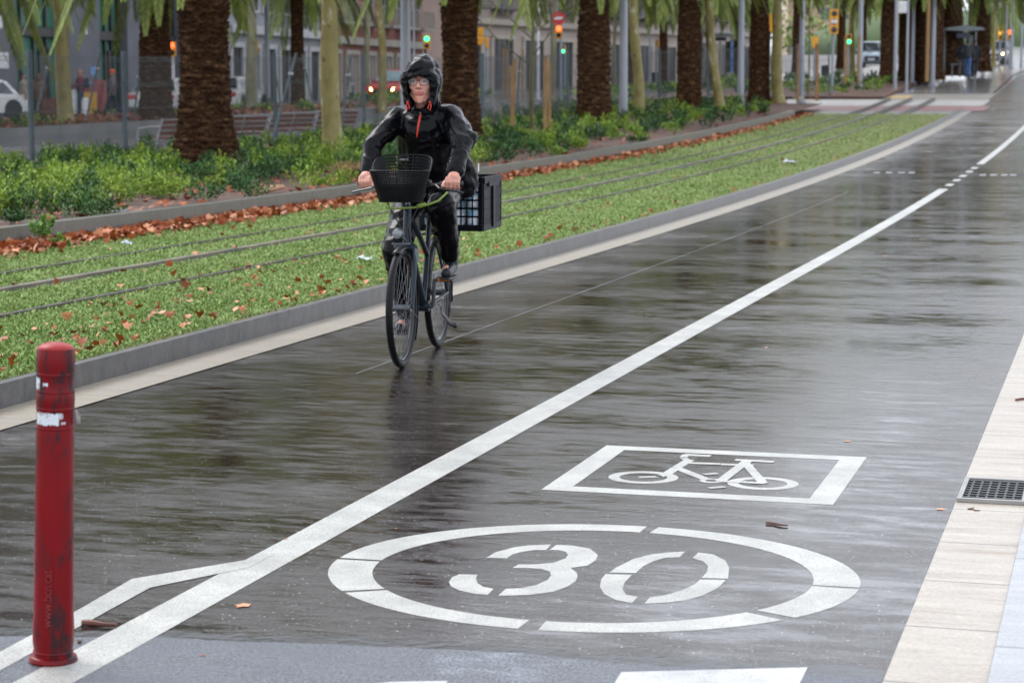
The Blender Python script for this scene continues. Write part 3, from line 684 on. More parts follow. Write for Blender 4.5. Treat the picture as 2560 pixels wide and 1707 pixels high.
# palms across the carriageway and outside the frame to the left, whose fronds hang into the picture
palm(G(745, 283, .0), .5, 6.0, 'slim dark palm trunk behind the near yellow mottled tree, leaf skirt hanging at the top', False, 1, 2.7)
palm(Vector((-24.5, 37.5, hz(-24.5, 37.5))), .8, 5.0, 'palm at the left border whose long fronds hang into the top left corner', False, 0, 2.0, 1.1)
palm(Vector((-29.6, 50.0, hz(-29.6, 50.0) + .3)), .8, 5.6, 'palm whose hanging fronds surround the pale mottled trunk at the top left', False, 1, .4, 1.15)
for (px, Y, w, ci, lab) in ((1574, 112, .7, 1, 'far dark palm trunk behind the person between the grey pole and the olive trunk'), (1655, 130, .5, 0, 'far palm with drooping fronds between the olive trunk and the fourth palm'), (1770, 140, .5, 1, 'far palm whose fronds hang over the bus shelter'),
                        (1838, 155, .5, 0, 'far palm whose fronds hang behind the grey pole left of the lumpy palm'), (1985, 125, .45, 1, 'far palm crown hanging left of the pale pole by the tied young tree'), (2095, 135, .5, 0, 'far palm crown hanging right of the tall black lensed signal'), (2150, 170, .5, 1, 'far palm crown above the pale blue car'), (2500, 150, .5, 0, 'far palm crown over the distant signals'), (2590, 120, .5, 1, 'palm crown reaching in over the top right corner')):
    X = -Y * math.tan(YAW - math.atan((px - IW / 2) / FPX)); palm(Vector((X, Y, hz(X, Y))), w, 7.0 if px < 2400 else 7.8, lab, False, ci, px * .37, 1.05)
# ---------------------------------------------------------------- mottled plane trees
def plane_mat(name, a, b_, c_):
    m = bpy.data.materials.new(name); m.use_nodes = True; nt = m.node_tree; p = nt.nodes['Principled BSDF']; L = nt.links.new
    t = tex(nt, 3.2, detail=6, rough=.6, stretch=(1.3, 1.3, .55)); c = ramp(nt, t, [(.36, a), (.5, b_), (.60, b_), (.64, c_)])
    v = tex(nt, 7, detail=5, stretch=(1.2, 1.2, .7)); br = ramp(nt, v, [(.63, 0.), (.67, 1.)])
    m2 = nt.nodes.new('ShaderNodeMix'); m2.data_type = 'RGBA'; L(br, m2.inputs['Factor']); L(c, m2.inputs['A']); m2.inputs['B'].default_value = (.14, .06, .03, 1)
    L(m2.outputs['Result'], p.inputs['Base Color']); p.inputs['Roughness'].default_value = .55
    L(bumpn(nt, v, .3, .02), p.inputs['Normal']); return m
PL1 = plane_mat('plane_bark', (.15, .12, .025), (.23, .19, .055), (.42, .40, .26)); PL2 = plane_mat('plane_bark_grey', (.13, .12, .06), (.20, .19, .11), (.33, .32, .24))
MOSS = plane_mat('mossy_bark', (.055, .055, .015), (.10, .09, .03), (.13, .12, .07))
TWIG = M('twig_bark', (.13, .11, .06), .7, col2=(.08, .07, .04))
WLEAF = veg('winter_leaf', (.10, .085, .03), (.17, .085, .035), .5)
def limb(b, p, d, L_, r, lv, rng, tips):
    n = 5; pts = [p]; rr = [r]
    for i in range(n):
        d = (d + Vector((rng.gauss(0, .12), rng.gauss(0, .12), .05 + rng.gauss(0, .06)))).normalized(); p = p + d * L_ / n; pts.append(p); rr.append(r * (1 - .55 * (i + 1) / n))
        if lv > 0 and i > 0:
            for q in range(2 if lv > 1 else 1):
                a = rng.uniform(0, 6.28); s = d.orthogonal().normalized(); s.rotate(Matrix.Rotation(a, 3, d))
                limb(b, p, (d * .8 + s * .8).normalized(), L_ * rng.uniform(.45, .65), rr[-1] * .6, lv - 1, rng, tips)
    tips.append(p); b.tube(pts, rr, 6 if r > .03 else 4)
def plane_tree(g, w, label, h=4.6, lean=(0, 0), mat=PL1, seed=1, leaf=2600, lv=3, r_top=.72):
    rng = random.Random(seed); e = empty('plane_tree', g, label=label, cat='tree', group='mottled plane trees'); b = MB(); n = 16; pts = []; rr = []
    for i in range(n + 1):
        t = i / n; z = t * h; pts.append(Vector((lean[0] * z + .04 * math.sin(z * 1.6 + seed), lean[1] * z + .03 * math.sin(z * 2 + seed * 2), z - .05)))
        rr.append(w / 2 * ((1 - (1 - r_top) * t) + .30 * math.exp(-z / .25) + .05 * math.sin(z * 3.3 + seed)))
    b.tube(pts, rr, 20); tr = b.build('trunk', mat, e)
    b = MB(); tips = []; top = pts[-1]
    for k in range(4):
        a = k * 1.57 + rng.uniform(-.4, .4); limb(b, top - Vector((0, 0, .15)), Vector((math.cos(a) * .55, math.sin(a) * .55, 1)).normalized(), rng.uniform(4.6, 6.4), rr[-1] * .6, lv - 1, rng, tips)
    b.build('limbs', mat, e)
    P = np.array([tuple(tips[RNG.randint(len(tips))]) for _ in range(leaf)]) + RNG.randn(leaf, 3) * .55
    a = RNG.rand(leaf) * 6.283; U = np.stack([np.cos(a), np.sin(a), RNG.randn(leaf) * .5], 1) * .13; V_ = np.stack([-np.sin(a), np.cos(a), RNG.randn(leaf) * .3], 1) * .06
    V, F = quads(P, U, V_); npmesh('crown', V, F, WLEAF, e); return e
plane_tree(G(832, 387, .24), .43, 'near yellow olive tree with peeling mottled bark, left of the cyclist', seed=2, lean=(-.018, 0))
plane_tree(G(166, 309, .36), .45, 'pale tan mottled trunk at the far left with leaf litter heaped round its foot', seed=3, lean=(-.045, 0), r_top=.8)
plane_tree(G(630, 281, .3), .38, 'tan tree trunk just right of the thickest palm, partly veiled by hanging fronds', seed=4, mat=PL2)
plane_tree(G(958, 278, .3), .30, 'slim olive trunk in front of the red car', seed=5, lean=(-.02, 0))
plane_tree(G(918, 262, .0), .32, 'grey tree with a fork high up, behind the red car', seed=15, h=5, mat=PL2)
plane_tree(G(1597, 294, .24), .36, 'olive trunk immediately right of the thick smooth grey pole', seed=6, lean=(-.05, 0), mat=PL1)
plane_tree(G(1536, 228, .0), .26, 'thin olive trunk behind the gap between the third palm and the grey pole', seed=7, mat=PL2)
plane_tree(G(1800, 279, .24), .33, 'mottled trunk leaning clearly to the left beside the fourth palm', seed=8, lean=(-.125, 0))
plane_tree(G(1946, 257, .24), .44, 'stout yellow olive trunk with a slight kink, right of the lumpy palm', seed=9, lean=(-.04, 0), h=4.8)
plane_tree(G(1382, 250, .0), .36, 'mottled grey trunk behind the no entry sign', seed=10, mat=PL2)
plane_tree(G(1185, 240, .0), .30, 'blurred grey green trunk behind the yellow signal box', seed=11, mat=PL2, h=5.2)
plane_tree(G(1500, 232, .0), .30, 'grey trunk seen close to the right edge of the third palm', seed=12, mat=PL2)
plane_tree(G(2128, 205, .0), .30, 'far olive trunk left of the crossing poles', seed=13, mat=PL1)
plane_tree(G(2483, 168, .0), .28, 'distant thin trunk to the right of the platform shelter', seed=14, mat=PL1, h=6)
def young_tree(g, w, label, seed, h=3.4, arms=()):
    rng = random.Random(seed); e = empty('young_tree', g, label=label, cat='young tree'); b = MB()
    pts = [Vector((.02 * math.sin(z * 2 + seed), .02 * math.sin(z * 3), z)) for z in np.linspace(-.05, h, 12)]
    b.tube(pts, [w / 2 * (1 - .35 * i / 11) for i in range(12)], 12); b.build('trunk', MOSS, e); b = MB(); tips = []
    for (z, dx, dy, dz, L_) in arms: limb(b, Vector((0, 0, z)), Vector((dx, dy, dz)).normalized(), L_, w * .16, 1, rng, tips)
    for k in range(3): limb(b, pts[-1], Vector((math.cos(k * 2.1), math.sin(k * 2.1), 1.4)).normalized(), 1.6, w * .25, 2, rng, tips)
    b.build('branches', TWIG, e); return e
g = G(1330, 342, .24)
young_tree(g, .125, 'young mossy tree with bare branches standing between two pairs of wooden stakes', 3, 3.4, [(2.55, 1, .2, .85, 2.4), (2.45, -1, .2, .75, 2.2), (1.75, -1, .1, .62, 3.0), (2.0, .9, -.5, .8, 1.6), (2.9, -.9, .3, .9, 2.2)])
young_tree(G(2021, 236, .24), .085, 'thin young tree tied to a wooden stake beside a pale pole', 5, 4.2, [(2.8, 1, .2, .9, 1.6), (3.2, -1, .2, .9, 1.5)])
WOOD = M('stake_wood', (.36, .20, .075), .55, col2=(.22, .12, .04), scale=4, stretch=(3, 3, .6), bump=.3, bscale=20)
def stake(px, py, h, w, label, tilt=0.):
    g = G(px, py, .24); b = MB(); b.box((0, 0, h / 2), (w, w, h), taper=.94); b.box((0, 0, h + .012), (w * .8, w * .8, .03))
    o = b.build('wooden_stake', WOOD, loc=g, bevel=.004, label=label, cat='stake', group='wooden tree stakes'); o.rotation_euler = (0, tilt, .4)
stake(1279, 341, 1.92, .085, 'taller thick stake of the pair left of the young mossy tree', -.05 * 0 + .05)
stake(1283, 338, 1.75, .06, 'shorter stake leaning behind its taller twin, left of the young mossy tree', -.04)
stake(1362, 350, 2.0, .085, 'taller stake of the pair right of the young mossy tree', .012)
stake(1375, 345, 1.85, .065, 'shorter stake of the pair right of the young mossy tree', -.01)
stake(2042, 252, 2.1, .11, 'thick stake tied to the thin young tree', -.01)
stake(1994, 254, 2.1, .08, 'pale stake left of the smooth pole by the thin young tree', 0)
for px, lab in ((1258, 'blurred far stake left of the tallest near stake'), (1268, 'blurred far stake seen just behind the left stake pair'), (1307, 'blurred far stake between the left stake pair and the young tree')):
    stake(px, 249, 2.2, .09, lab)
stake(2112, 222, 2.2, .1, 'orange brown stake standing before the last pale van'); stake(2146, 222, 2.2, .09, 'stake hard against the left side of the pole before the far pavement')
stake(2317, 205, 5.5, .16, 'tall reddish wooden post between the two palms at the platform start')
# ---------------------------------------------------------------- poles, signals, signs
GALV = M('galvanised', (.30, .32, .35), .38, .25, col2=(.22, .235, .26), scale=3, stretch=(2, 2, .3))
POLE = M('pole_grey', (.34, .355, .39), .35, .15, col2=(.27, .285, .315), scale=2, stretch=(2, 2, .3))
FPOST = M('fence_steel', (.13, .165, .18), .5, .1, spec=.2, col2=(.085, .11, .12), scale=6, stretch=(2, 2, .4))
BLUEP = M('blue_grey_pole', (.30, .37, .44), .4, .1)
DARKM = M('dark_metal', (.035, .037, .04), .4, .2); BLACK = M('black', (.010, .010, .011), .4); YEL = M('signal_yellow', (.80, .36, .015), .4, col2=(.72, .30, .01)); WHT = M('white_enamel', (.75, .75, .74), .35)
REDE = M('red_enamel', (.60, .015, .03), .35)
def pole(px, py, d, h, label, mat=POLE, zo=.1, arm=True):
    g = G(px, py, zo); e = empty('lamp_post' if arm else 'post', g, label=label, cat='lamp post' if arm else 'post', group='grey street poles')
    b = MB(); b.lathe([(d / 2 * 1.0, -.1), (d / 2, .9), (d / 2 * .98, 1.0), (d / 2 * .72, h)], 20); b.build('shaft', mat, e)
    b = MB(); b.lathe([(d * .85, -.08), (d * .85, .015), (d * .52, .03), (d * .52, .05)], 20); b.build('base_plate', mat, e)
    if arm:
        b = MB(); b.tube([(0, 0, h - .1), (.2, 0, h + .25), (1.1, 0, h + .45)], [.04, .035, .03], 8); b.build('arm', mat, e)
        b = MB(); b.box((1.45, 0, h + .43), (.75, .26, .12), taper=.8); b.build('lantern', DARKM, e, bevel=.02)
    return e
pole(1015, 372, .25, 9, 'thick smooth grey pole rising right behind the cyclist\'s hood')
pole(1036, 300, .07, 6, 'thin grey post close beside the thick pole behind the hood', arm=False)
pole(1558, 311, .265, 9, 'thick smooth grey pole at the right side of the third palm')
pole(1851, 274, .24, 9, 'grey pole between the leaning mottled tree and the lumpy palm')
pole(2003, 253, .225, 9, 'pale grey pole with the tied young tree on its right')
pole(2149, 221, .23, 9, 'grey pole beside the far stake at the left of the crossing')
pole(2237, 225, .17, 9, 'grey pole against the right edge of the palm beyond the crossing')
e = pole(2266, 230, .115, 6.5, 'slim grey post carrying a small white box', arm=False)
b = MB(); b.box((-.22, -.06, 3.55), (.34, .22, .5)); b.build('switch_box', WHT, e, bevel=.02)
b = MB(); b.ell((0, 0, 4.35), (.1, .1, .12)); b.build('sensor', WHT, e)
pole(2280, 207, .20, 9, 'grey pole in front of the broad brown palm trunk')
pole(2331, 209, .23, 9, 'grey pole at the near end of the tram platform')
pole(2457, 178, .22, 10, 'grey pole to the right of the people waiting on the platform')
pole(2528, 169, .19, 10, 'distant grey pole close to the right border, second from the edge')
pole(2553, 165, .14, 10, 'distant thin grey pole at the right border')
pole(2422, 185, .2, 10, 'grey pole rising behind the platform shelter roof')
pole(2514, 165, .12, 7, 'faint thin post carrying a small far traffic signal', arm=False)
e = pole(1345, 246, .17, 8, 'white pole with twisted wrapping behind the young mossy tree', mat=WHT)
b = MB(); b.tube([(math.cos(i * .5) * .09, math.sin(i * .5) * .09, .8 + i * .055) for i in range(120)], .012, 4); b.build('cable_wrap', GALV, e)
pole(1624, 224, .13, 8, 'thin pale post behind the olive trunk near the yellow signal', arm=False)
pole(1675, 203, .12, 5, 'thin white post in front of the far shelter left of the fourth palm', mat=WHT, arm=False)
pole(670, 273, .22, 8, 'pale rounded pole across the carriageway, left of the slanted fence brace', arm=False)
pole(756, 276, .10, 4.6, 'blue grey post under the double yellow signal', mat=BLUEP, arm=False)
LENS = {'red': M('lens_red', (.5, .02, .01), .3, emit=(1., .07, .02), es=4.0), 'green': M('lens_green', (.01, .4, .15), .3, emit=(.02, 1., .30), es=2.2), 'off': M('lens_off', (.02, .02, .02), .2), 'amber': M('lens_amber', (.5, .2, .02), .3, emit=(1, .45, .08), es=1.5)}
def signal(px, py, pybase, label, lenses=('red', 'off'), s=.30, back=False, rz=0., ppx=None, pole_mat=GALV, zo=0., plate=None, side=0, pole_top=None, hood=True):
    """signal head centred at photo position (px,py), on a post whose foot is at (ppx,pybase)"""
    g = G(ppx or px, pybase, zo); d = D(g); mpp = d / FPX; hz_ = (pybase - py) * mpp; dx = (px - (ppx or px)) * mpp
    e = empty('traffic_light', g, YAW + rz, label=label, cat='traffic light'); H = s * len(lenses)
    b = MB(); b.lathe([(.055, -.05), (.055, hz_ + H * .4 if not plate else hz_ + H * .5 + .6)], 12); b.build('post', pole_mat, e)
    b = MB(); b.box((dx, -.12, hz_), (s * 1.02, .16, H))
    for i in range(len(lenses) - 1): b.box((dx, -.12, hz_ + H / 2 - s * (i + 1)), (s * 1.05, .165, .015))
    b.build('housing', YEL, e, bevel=.02)
    if not back:
        for i, l in enumerate(lenses):
            z = hz_ + H / 2 - s * (i + .5)
            b = MB(); b.lathe([(s * .36, 0), (s * .36, .02), (s * .2, .035)], 16, o=(dx, -.205, z), rot=Matrix.Rotation(R(90), 3, 'X')); b.build('lens', LENS[l], e)
            if hood:
                b = MB()
                arc = [(dx + math.cos(a) * s * .40, z + math.sin(a) * s * .40) for a in np.linspace(-.3, math.pi + .3, 14)]
                b.add([(x, -.20, zz) for x, zz in arc] + [(x, -.20 - s * .5, zz) for x, zz in arc], [(k, k + 1, k + 15, k + 14) for k in range(13)]); o = b.build('visor', YEL if l != 'off' else BLACK, e)
                sm = o.modifiers.new('s', 'SOLIDIFY'); sm.thickness = .01
    if side:
        b = MB(); b.box((dx + side, 0, hz_ - .3), (.14, .3, .55)); b.box((dx + side * .5, 0, hz_ - .2), (abs(side), .05, .05)); b.build('side_housing', YEL, e, bevel=.02)
    if plate == 'no_entry':
        z = hz_ + H / 2 + .33; b = MB(); b.lathe([(.30, -.01), (.30, .01)], 32, o=(dx, -.10, z), rot=Matrix.Rotation(R(90), 3, 'X')); b.build('sign_disc', REDE, e)
        b = MB(); b.box((dx, -.125, z), (.42, .012, .11)); b.build('sign_bar', WHT, e)
    return e
signal(435, 125, 291, 'narrow yellow pedestrian signal showing red, left of the thickest palm', ('red', 'off'), .27, pole_mat=WHT)
signal(639, 120, 283, 'yellow signal half hidden by fronds above the tan trunk', ('off', 'off'), .27, True, ppx=642)
signal(746, 100, 277, 'double yellow signal seen from behind, above the slanted fence brace', ('off', 'off', 'off'), .25, True, ppx=752, side=-.18)
signal(1068, 108, 262, 'green lit signal between the hood and the palm trunk behind the cyclist', ('green', 'off'), .30, ppx=1064, pole_mat=DARKM, hood=False)
signal(1202, 93, 256, 'large yellow signal box seen from behind, right of the palm trunk behind the cyclist', ('off', 'off', 'off'), .27, True, ppx=1216, side=.30, pole_mat=BLUEP)
signal(1396, 83, 258, 'signal with a round red no entry sign on top and a red light', ('red', 'off'), .30, ppx=1402, plate='no_entry', pole_mat=BLUEP)
signal(1407, 125, 246, 'small signal showing green, low behind the no entry signal post', ('off', 'green'), .22, ppx=1412, pole_mat=BLUEP, hood=False)
signal(1637, 110, 226, 'yellow signal turned sideways behind the thin post by the olive trunk', ('off', 'off'), .24, True, rz=1.2, ppx=1640)
signal(1923, 61, 250, 'yellow signal back between the lumpy palm and the stout olive tree', ('off', 'off', 'off'), .24, True, ppx=1921, pole_mat=DARKM)
signal(2081, 57, 242, 'tall yellow signal with round black lenses and a white blank between them', ('off', 'off', 'off'), .335, ppx=2080, hood=False)
g = G(2080, 242); d = D(g)
o = COL.objects['traffic_light.009'] if 'traffic_light.009' in COL.objects else None
if o:
    b = MB(); b.box((0, -.25, (242 - 57) * d / FPX), (.26, .03, .14)); b.build('blank_plate', WHT, o)
signal(2498, 84, 170, 'distant yellow signal facing the camera right of the platform', ('off', 'amber', 'off'), .28, hood=False)
signal(2522, 88, 170, 'distant yellow signal with a reddish light near the right border', ('red', 'off'), .28, hood=False)
signal(2035, 108, 226, 'small yellow signal beyond the tied young tree', ('off', 'off'), .26, True)
signal(2119, 100, 215, 'small far signal with a green light left of the pale crossing pole', ('off', 'green'), .24, hood=False)
# ---------------------------------------------------------------- temporary mesh fence
fpts = [G(-250, 440, .24), G(82, 409, .24), G(315, 393, .24)]
v = (fpts[2] - fpts[1]); 
fl = [Vector((fpts[1].x - v.x, fpts[1].y - v.y)), Vector((fpts[1].x, fpts[1].y)), Vector((fpts[2].x, fpts[2].y))]
for px, py in ((500, 374), (690, 360), (911, 341), (1060, 334), (1208, 326), (1420, 293), (1650, 272), (1770, 262), (1860, 252), (1995, 246), (2075, 244)):
    q = G(px, py, .24); fl.append(Vector((q.x, q.y)))
def fence_panel(a, c, label, h=2.05):
    L_ = (c - a).length; za, zc = hz(a.x, a.y) + .24, hz(c.x, c.y) + .24; rz = math.atan2(c.y - a.y, c.x - a.x); sl_ = math.atan2(zc - za, L_)
    e = empty('mesh_fence', (a.x, a.y, za), rz, label=label, cat='mesh fence', group='temporary mesh fence panels'); e.rotation_euler = (0, -sl_, rz)
    for x in (.04, L_ - .04): b = MB(); b.tube([(x, 0, -.05), (x, 0, h + .04)], .030, 8); b.build('frame_post', FPOST, e)
    b = MB(); th = .0058 * max(1, L_ / 6)
    x = .08; stp = .06
    while x < L_ - .06: b.box((x, 0, h / 2), (th, .004, h - .1)); x += stp
    b.build('vertical_wires', M('fence_wire', (.09, .105, .11), .5, .1), e, smooth=False); b = MB()
    for z in (.06, .45, .5, .95, 1.4, 1.45, 1.9, 1.96): b.box((L_ / 2, -.006, z), (L_ - .05, .005, .009))
    zz = [(x_, (.03 if k % 2 else 0), 1.93) for k, x_ in enumerate(np.arange(.05, L_ - .05, .06))]
    b.build('horizontal_wires', MATS['fence_wire'], e, smooth=False)
    b = MB(); b.prism([(-.30, 0), (.30, 0), (.26, .12), (-.26, .12)], -.11, .11, 'x'); o = b.build('concrete_foot', GUT, e); o.location = (.02, 0, -.05)
    b = MB(); b.box((.0, -.02, .55), (.1, .05, .04)); b.box((.0, -.02, 1.5), (.1, .05, .04)); b.build('clamp', FPOST, e, smooth=False)
fl_lab = ['at the left border of the photo', 'between the two nearest blue grey posts', 'left of the thickest palm, before the bench arm', 'right of the thickest palm, before the first bench back', 'before the middle bench, left of the near yellow tree', 'beside the leaning brace right of the near yellow tree',
          'behind the cyclist\'s right arm', 'right of the palm behind the cyclist', 'behind the young mossy tree', 'behind the third palm and olive trunk', 'behind the leaning mottled tree', 'behind the lumpy palm', 'behind the tied young tree']
for i in range(len(fl) - 1): fence_panel(fl[i], fl[i + 1], 'wire mesh fence panel ' + fl_lab[i])
def brace(p1, p2, label, dz=.24, off=.5):
    """slanted prop: foot seen at p1, head at p2 leaning on the fence"""
    f = G(p1[0], p1[1], dz); dd = D(f); hh = ray(*p2); top = Vector((0, 0, CH)) + hh * (dd / hh.dot(cF))
    e = empty('fence_brace', f, label=label, cat='fence brace', group='slanted fence props'); b = MB(); t_ = top - f
    b.tube([(0, 0, -.05), t_], .033, 8); b.build('tube', FPOST, e); b = MB(); b.box(t_ * .78, (.1, .05, .05)); b.build('clamp', WHT, e)
    b = MB(); b.box((0, 0, 0), (.3, .3, .1)); b.build('foot', GUT, e)
brace((86, 300), (128, 133), 'slanted prop just right of the first double fence post'); brace((213, 308), (251, 133), 'slanted prop left of the orange hatted person')
brace((333, 307), (351, 160), 'steep prop beside the second fence post'); brace((676, 366), (741, 133), 'long slanted prop crossing in front of the benches')
brace((852, 340), (875, 145), 'slanted prop just right of the near yellow tree', off=0); brace((788, 287), (756, 137), 'prop slanting the other way left of the near yellow tree')
brace((704, 262), (682, 150), 'far prop between the pale rounded pole and the benches'); brace((1290, 305), (1300, 142), 'steel prop right behind the left stake pair'); brace((900, 283), (874, 190), 'thin prop in front of the red car')
# ---------------------------------------------------------------- benches
SLAT = M('bench_slat', (.20, .075, .042), .5, col2=(.13, .048, .028), scale=3, stretch=(6, .7, 6), bump=.15, spec=.12); ALU = M('bench_metal', (.42, .42, .44), .35, .3)
def bench(loc, rz, L_, label):
    e = empty('bench', loc, rz, label=label, cat='bench', group='slatted benches across the bed')
    # local: x along bench, y front (+) ; back at y = 0
    for i, (y, z, tl) in enumerate([(.52, .44, 0), (.40, .445, 0), (.28, .44, 0), (.16, .43, -.05)]):
        b = MB(); b.box((L_ / 2, y, z), (L_ - .08, .105, .03), Matrix.Rotation(tl, 3, 'X')); b.build('seat_slat', SLAT, e, bevel=.005)
    for i, (y, z) in enumerate([(.06, .55), (.03, .67), (-.01, .79)]):
        b = MB(); b.box((L_ / 2, y, z), (L_ - .08, .028, .10), Matrix.Rotation(R(14), 3, 'X')); b.build('back_slat', SLAT, e, bevel=.005)
        b = MB(); b.box((L_ / 2, y - .022, z + .055), (L_ - .06, .014, .02)); b.build('back_rail', ALU, e)
    for x in (.05, L_ / 2, L_ - .05):
        b = MB(); b.tube([(x, .02, .0), (x, .12, .2), (x, .10, .42), (x, .03, .62), (x, -.05, .86)], .022, 8)
        b.tube([(x, .10, .41), (x, .58, .41), (x, .60, .2), (x, .60, 0)], .02, 8); b.build('leg_frame', ALU, e)
        if x != L_ / 2:
            b = MB(); b.tube([(x, .0, .70), (x, .3, .69), (x, .55, .65), (x, .60, .42)], .018, 8); b.build('armrest', ALU, e)
b0 = G(401, 394, 0); b1 = G(900, 349, 0); dv = Vector((b1.x - b0.x, b1.y - b0.y)); Lt = dv.length; bl = Lt / 4; dv.normalize(); rzb = math.atan2(dv.y, dv.x)
for i, lab in enumerate(('brown slatted bench with a silver armrest left of the thickest palm', 'brown slatted bench directly right of the thickest palm', 'brown slatted bench crossed by the slanted fence prop', 'brown slatted bench behind the near yellow tree')):
    x, y = b0.x + dv.x * bl * i, b0.y + dv.y * bl * i; bench((x, y, hz(x, y) - .02), rzb, bl - .12, lab)
# ---------------------------------------------------------------- shelters, bins
GREY = M('shelter_grey', (.20, .24, .24), .4); GLS = M('shelter_glass', (.10, .13, .14), .1, spec=.8, trans=.75); NAVY = M('navy_panel', (.012, .018, .06), .35); AD = M('poster_blue', (.06, .20, .55), .3, col2=(.35, .60, .80), scale=1.2, lo=.42, hi=.6)
def shelter(px, py, wpx, hpx, label, posts=(-.4, .4), ad=None, rz=0.):
    g = G(px, py, .3); mpp = D(g) / FPX; w, h = wpx * mpp, hpx * mpp; e = empty('tram_shelter', g, YAW + rz, label=label, cat='shelter')
    b = MB(); b.prism([(-w / 2, h - .05), (-w / 2 * .9, h + .05), (0, h + .16), (w / 2 * .9, h + .05), (w / 2, h - .05), (0, h - .12)], -.9, .9); b.build('roof', GREY, e)
    for q in posts: b = MB(); b.tube([(q * w, .4, -.3), (q * w, .4, h)], .06, 8); b.build('post', GREY, e)
    b = MB(); b.box((w * .3, .5, h * .52), (w * .22, .02, h * .7)); b.build('glass_panel', GLS, e)
    b = MB(); b.box((0, -.3, h - .3), (w * .36, .12, .26)); b.build('display_board', NAVY, e, bevel=.02)
    b = MB(); b.box((0, .25, .5), (w * .5, .3, .05)); b.box((-w * .2, .25, .2), (.05, .2, .6)); b.box((w * .2, .25, .2), (.05, .2, .6)); b.build('seat', GREY, e)
    if ad:
        b = MB(); b.box((ad[0] * w, -.5, h * .47), (ad[1], .14, h * .86)); f = b.build('poster_case', GREY, e); b = MB(); b.box((ad[0] * w, -.578, h * .47), (ad[1] * .88, .012, h * .78)); b.build('poster', AD, f)
shelter(2402, 188, 97, 113, 'dark shelter with a greenish flat roof over the people waiting on the platform', ad=None)
shelter(1796, 200, 96, 110, 'bus shelter with a tall blue advertising poster left of the grey pole', posts=(-.42, -.1, .35), ad=(.45, .95))
shelter(1672, 196, 36, 106, 'far shelter with a dark blue sign band left of the fourth palm', posts=(-.4, .4))
def bin_(px, py, hpx, label):
    g = G(px, py); mpp = D(g) / FPX; s = hpx * mpp / .95; e = empty('litter_bin', g, label=label, cat='litter bin', group='grey litter bins'); b = MB(); b.lathe([(.16 * s, .35 * s), (.21 * s, .4 * s), (.23 * s, .92 * s), (.2 * s, .95 * s), (.19 * s, .9 * s)], 14); b.build('bin_body', DARKM, e); b = MB(); b.tube([(0, .24 * s, 0), (0, .24 * s, .97 * s)], .03 * s, 8); b.box((0, .22 * s, .9 * s), (.3 * s, .06 * s, .05 * s)); b.build('stand', GALV, e)
bin_(1638, 222, 40, 'dark litter bin beside the thin pale post near the yellow sideways signal'); bin_(2063, 208, 44, 'dark litter bin behind the tied young tree')
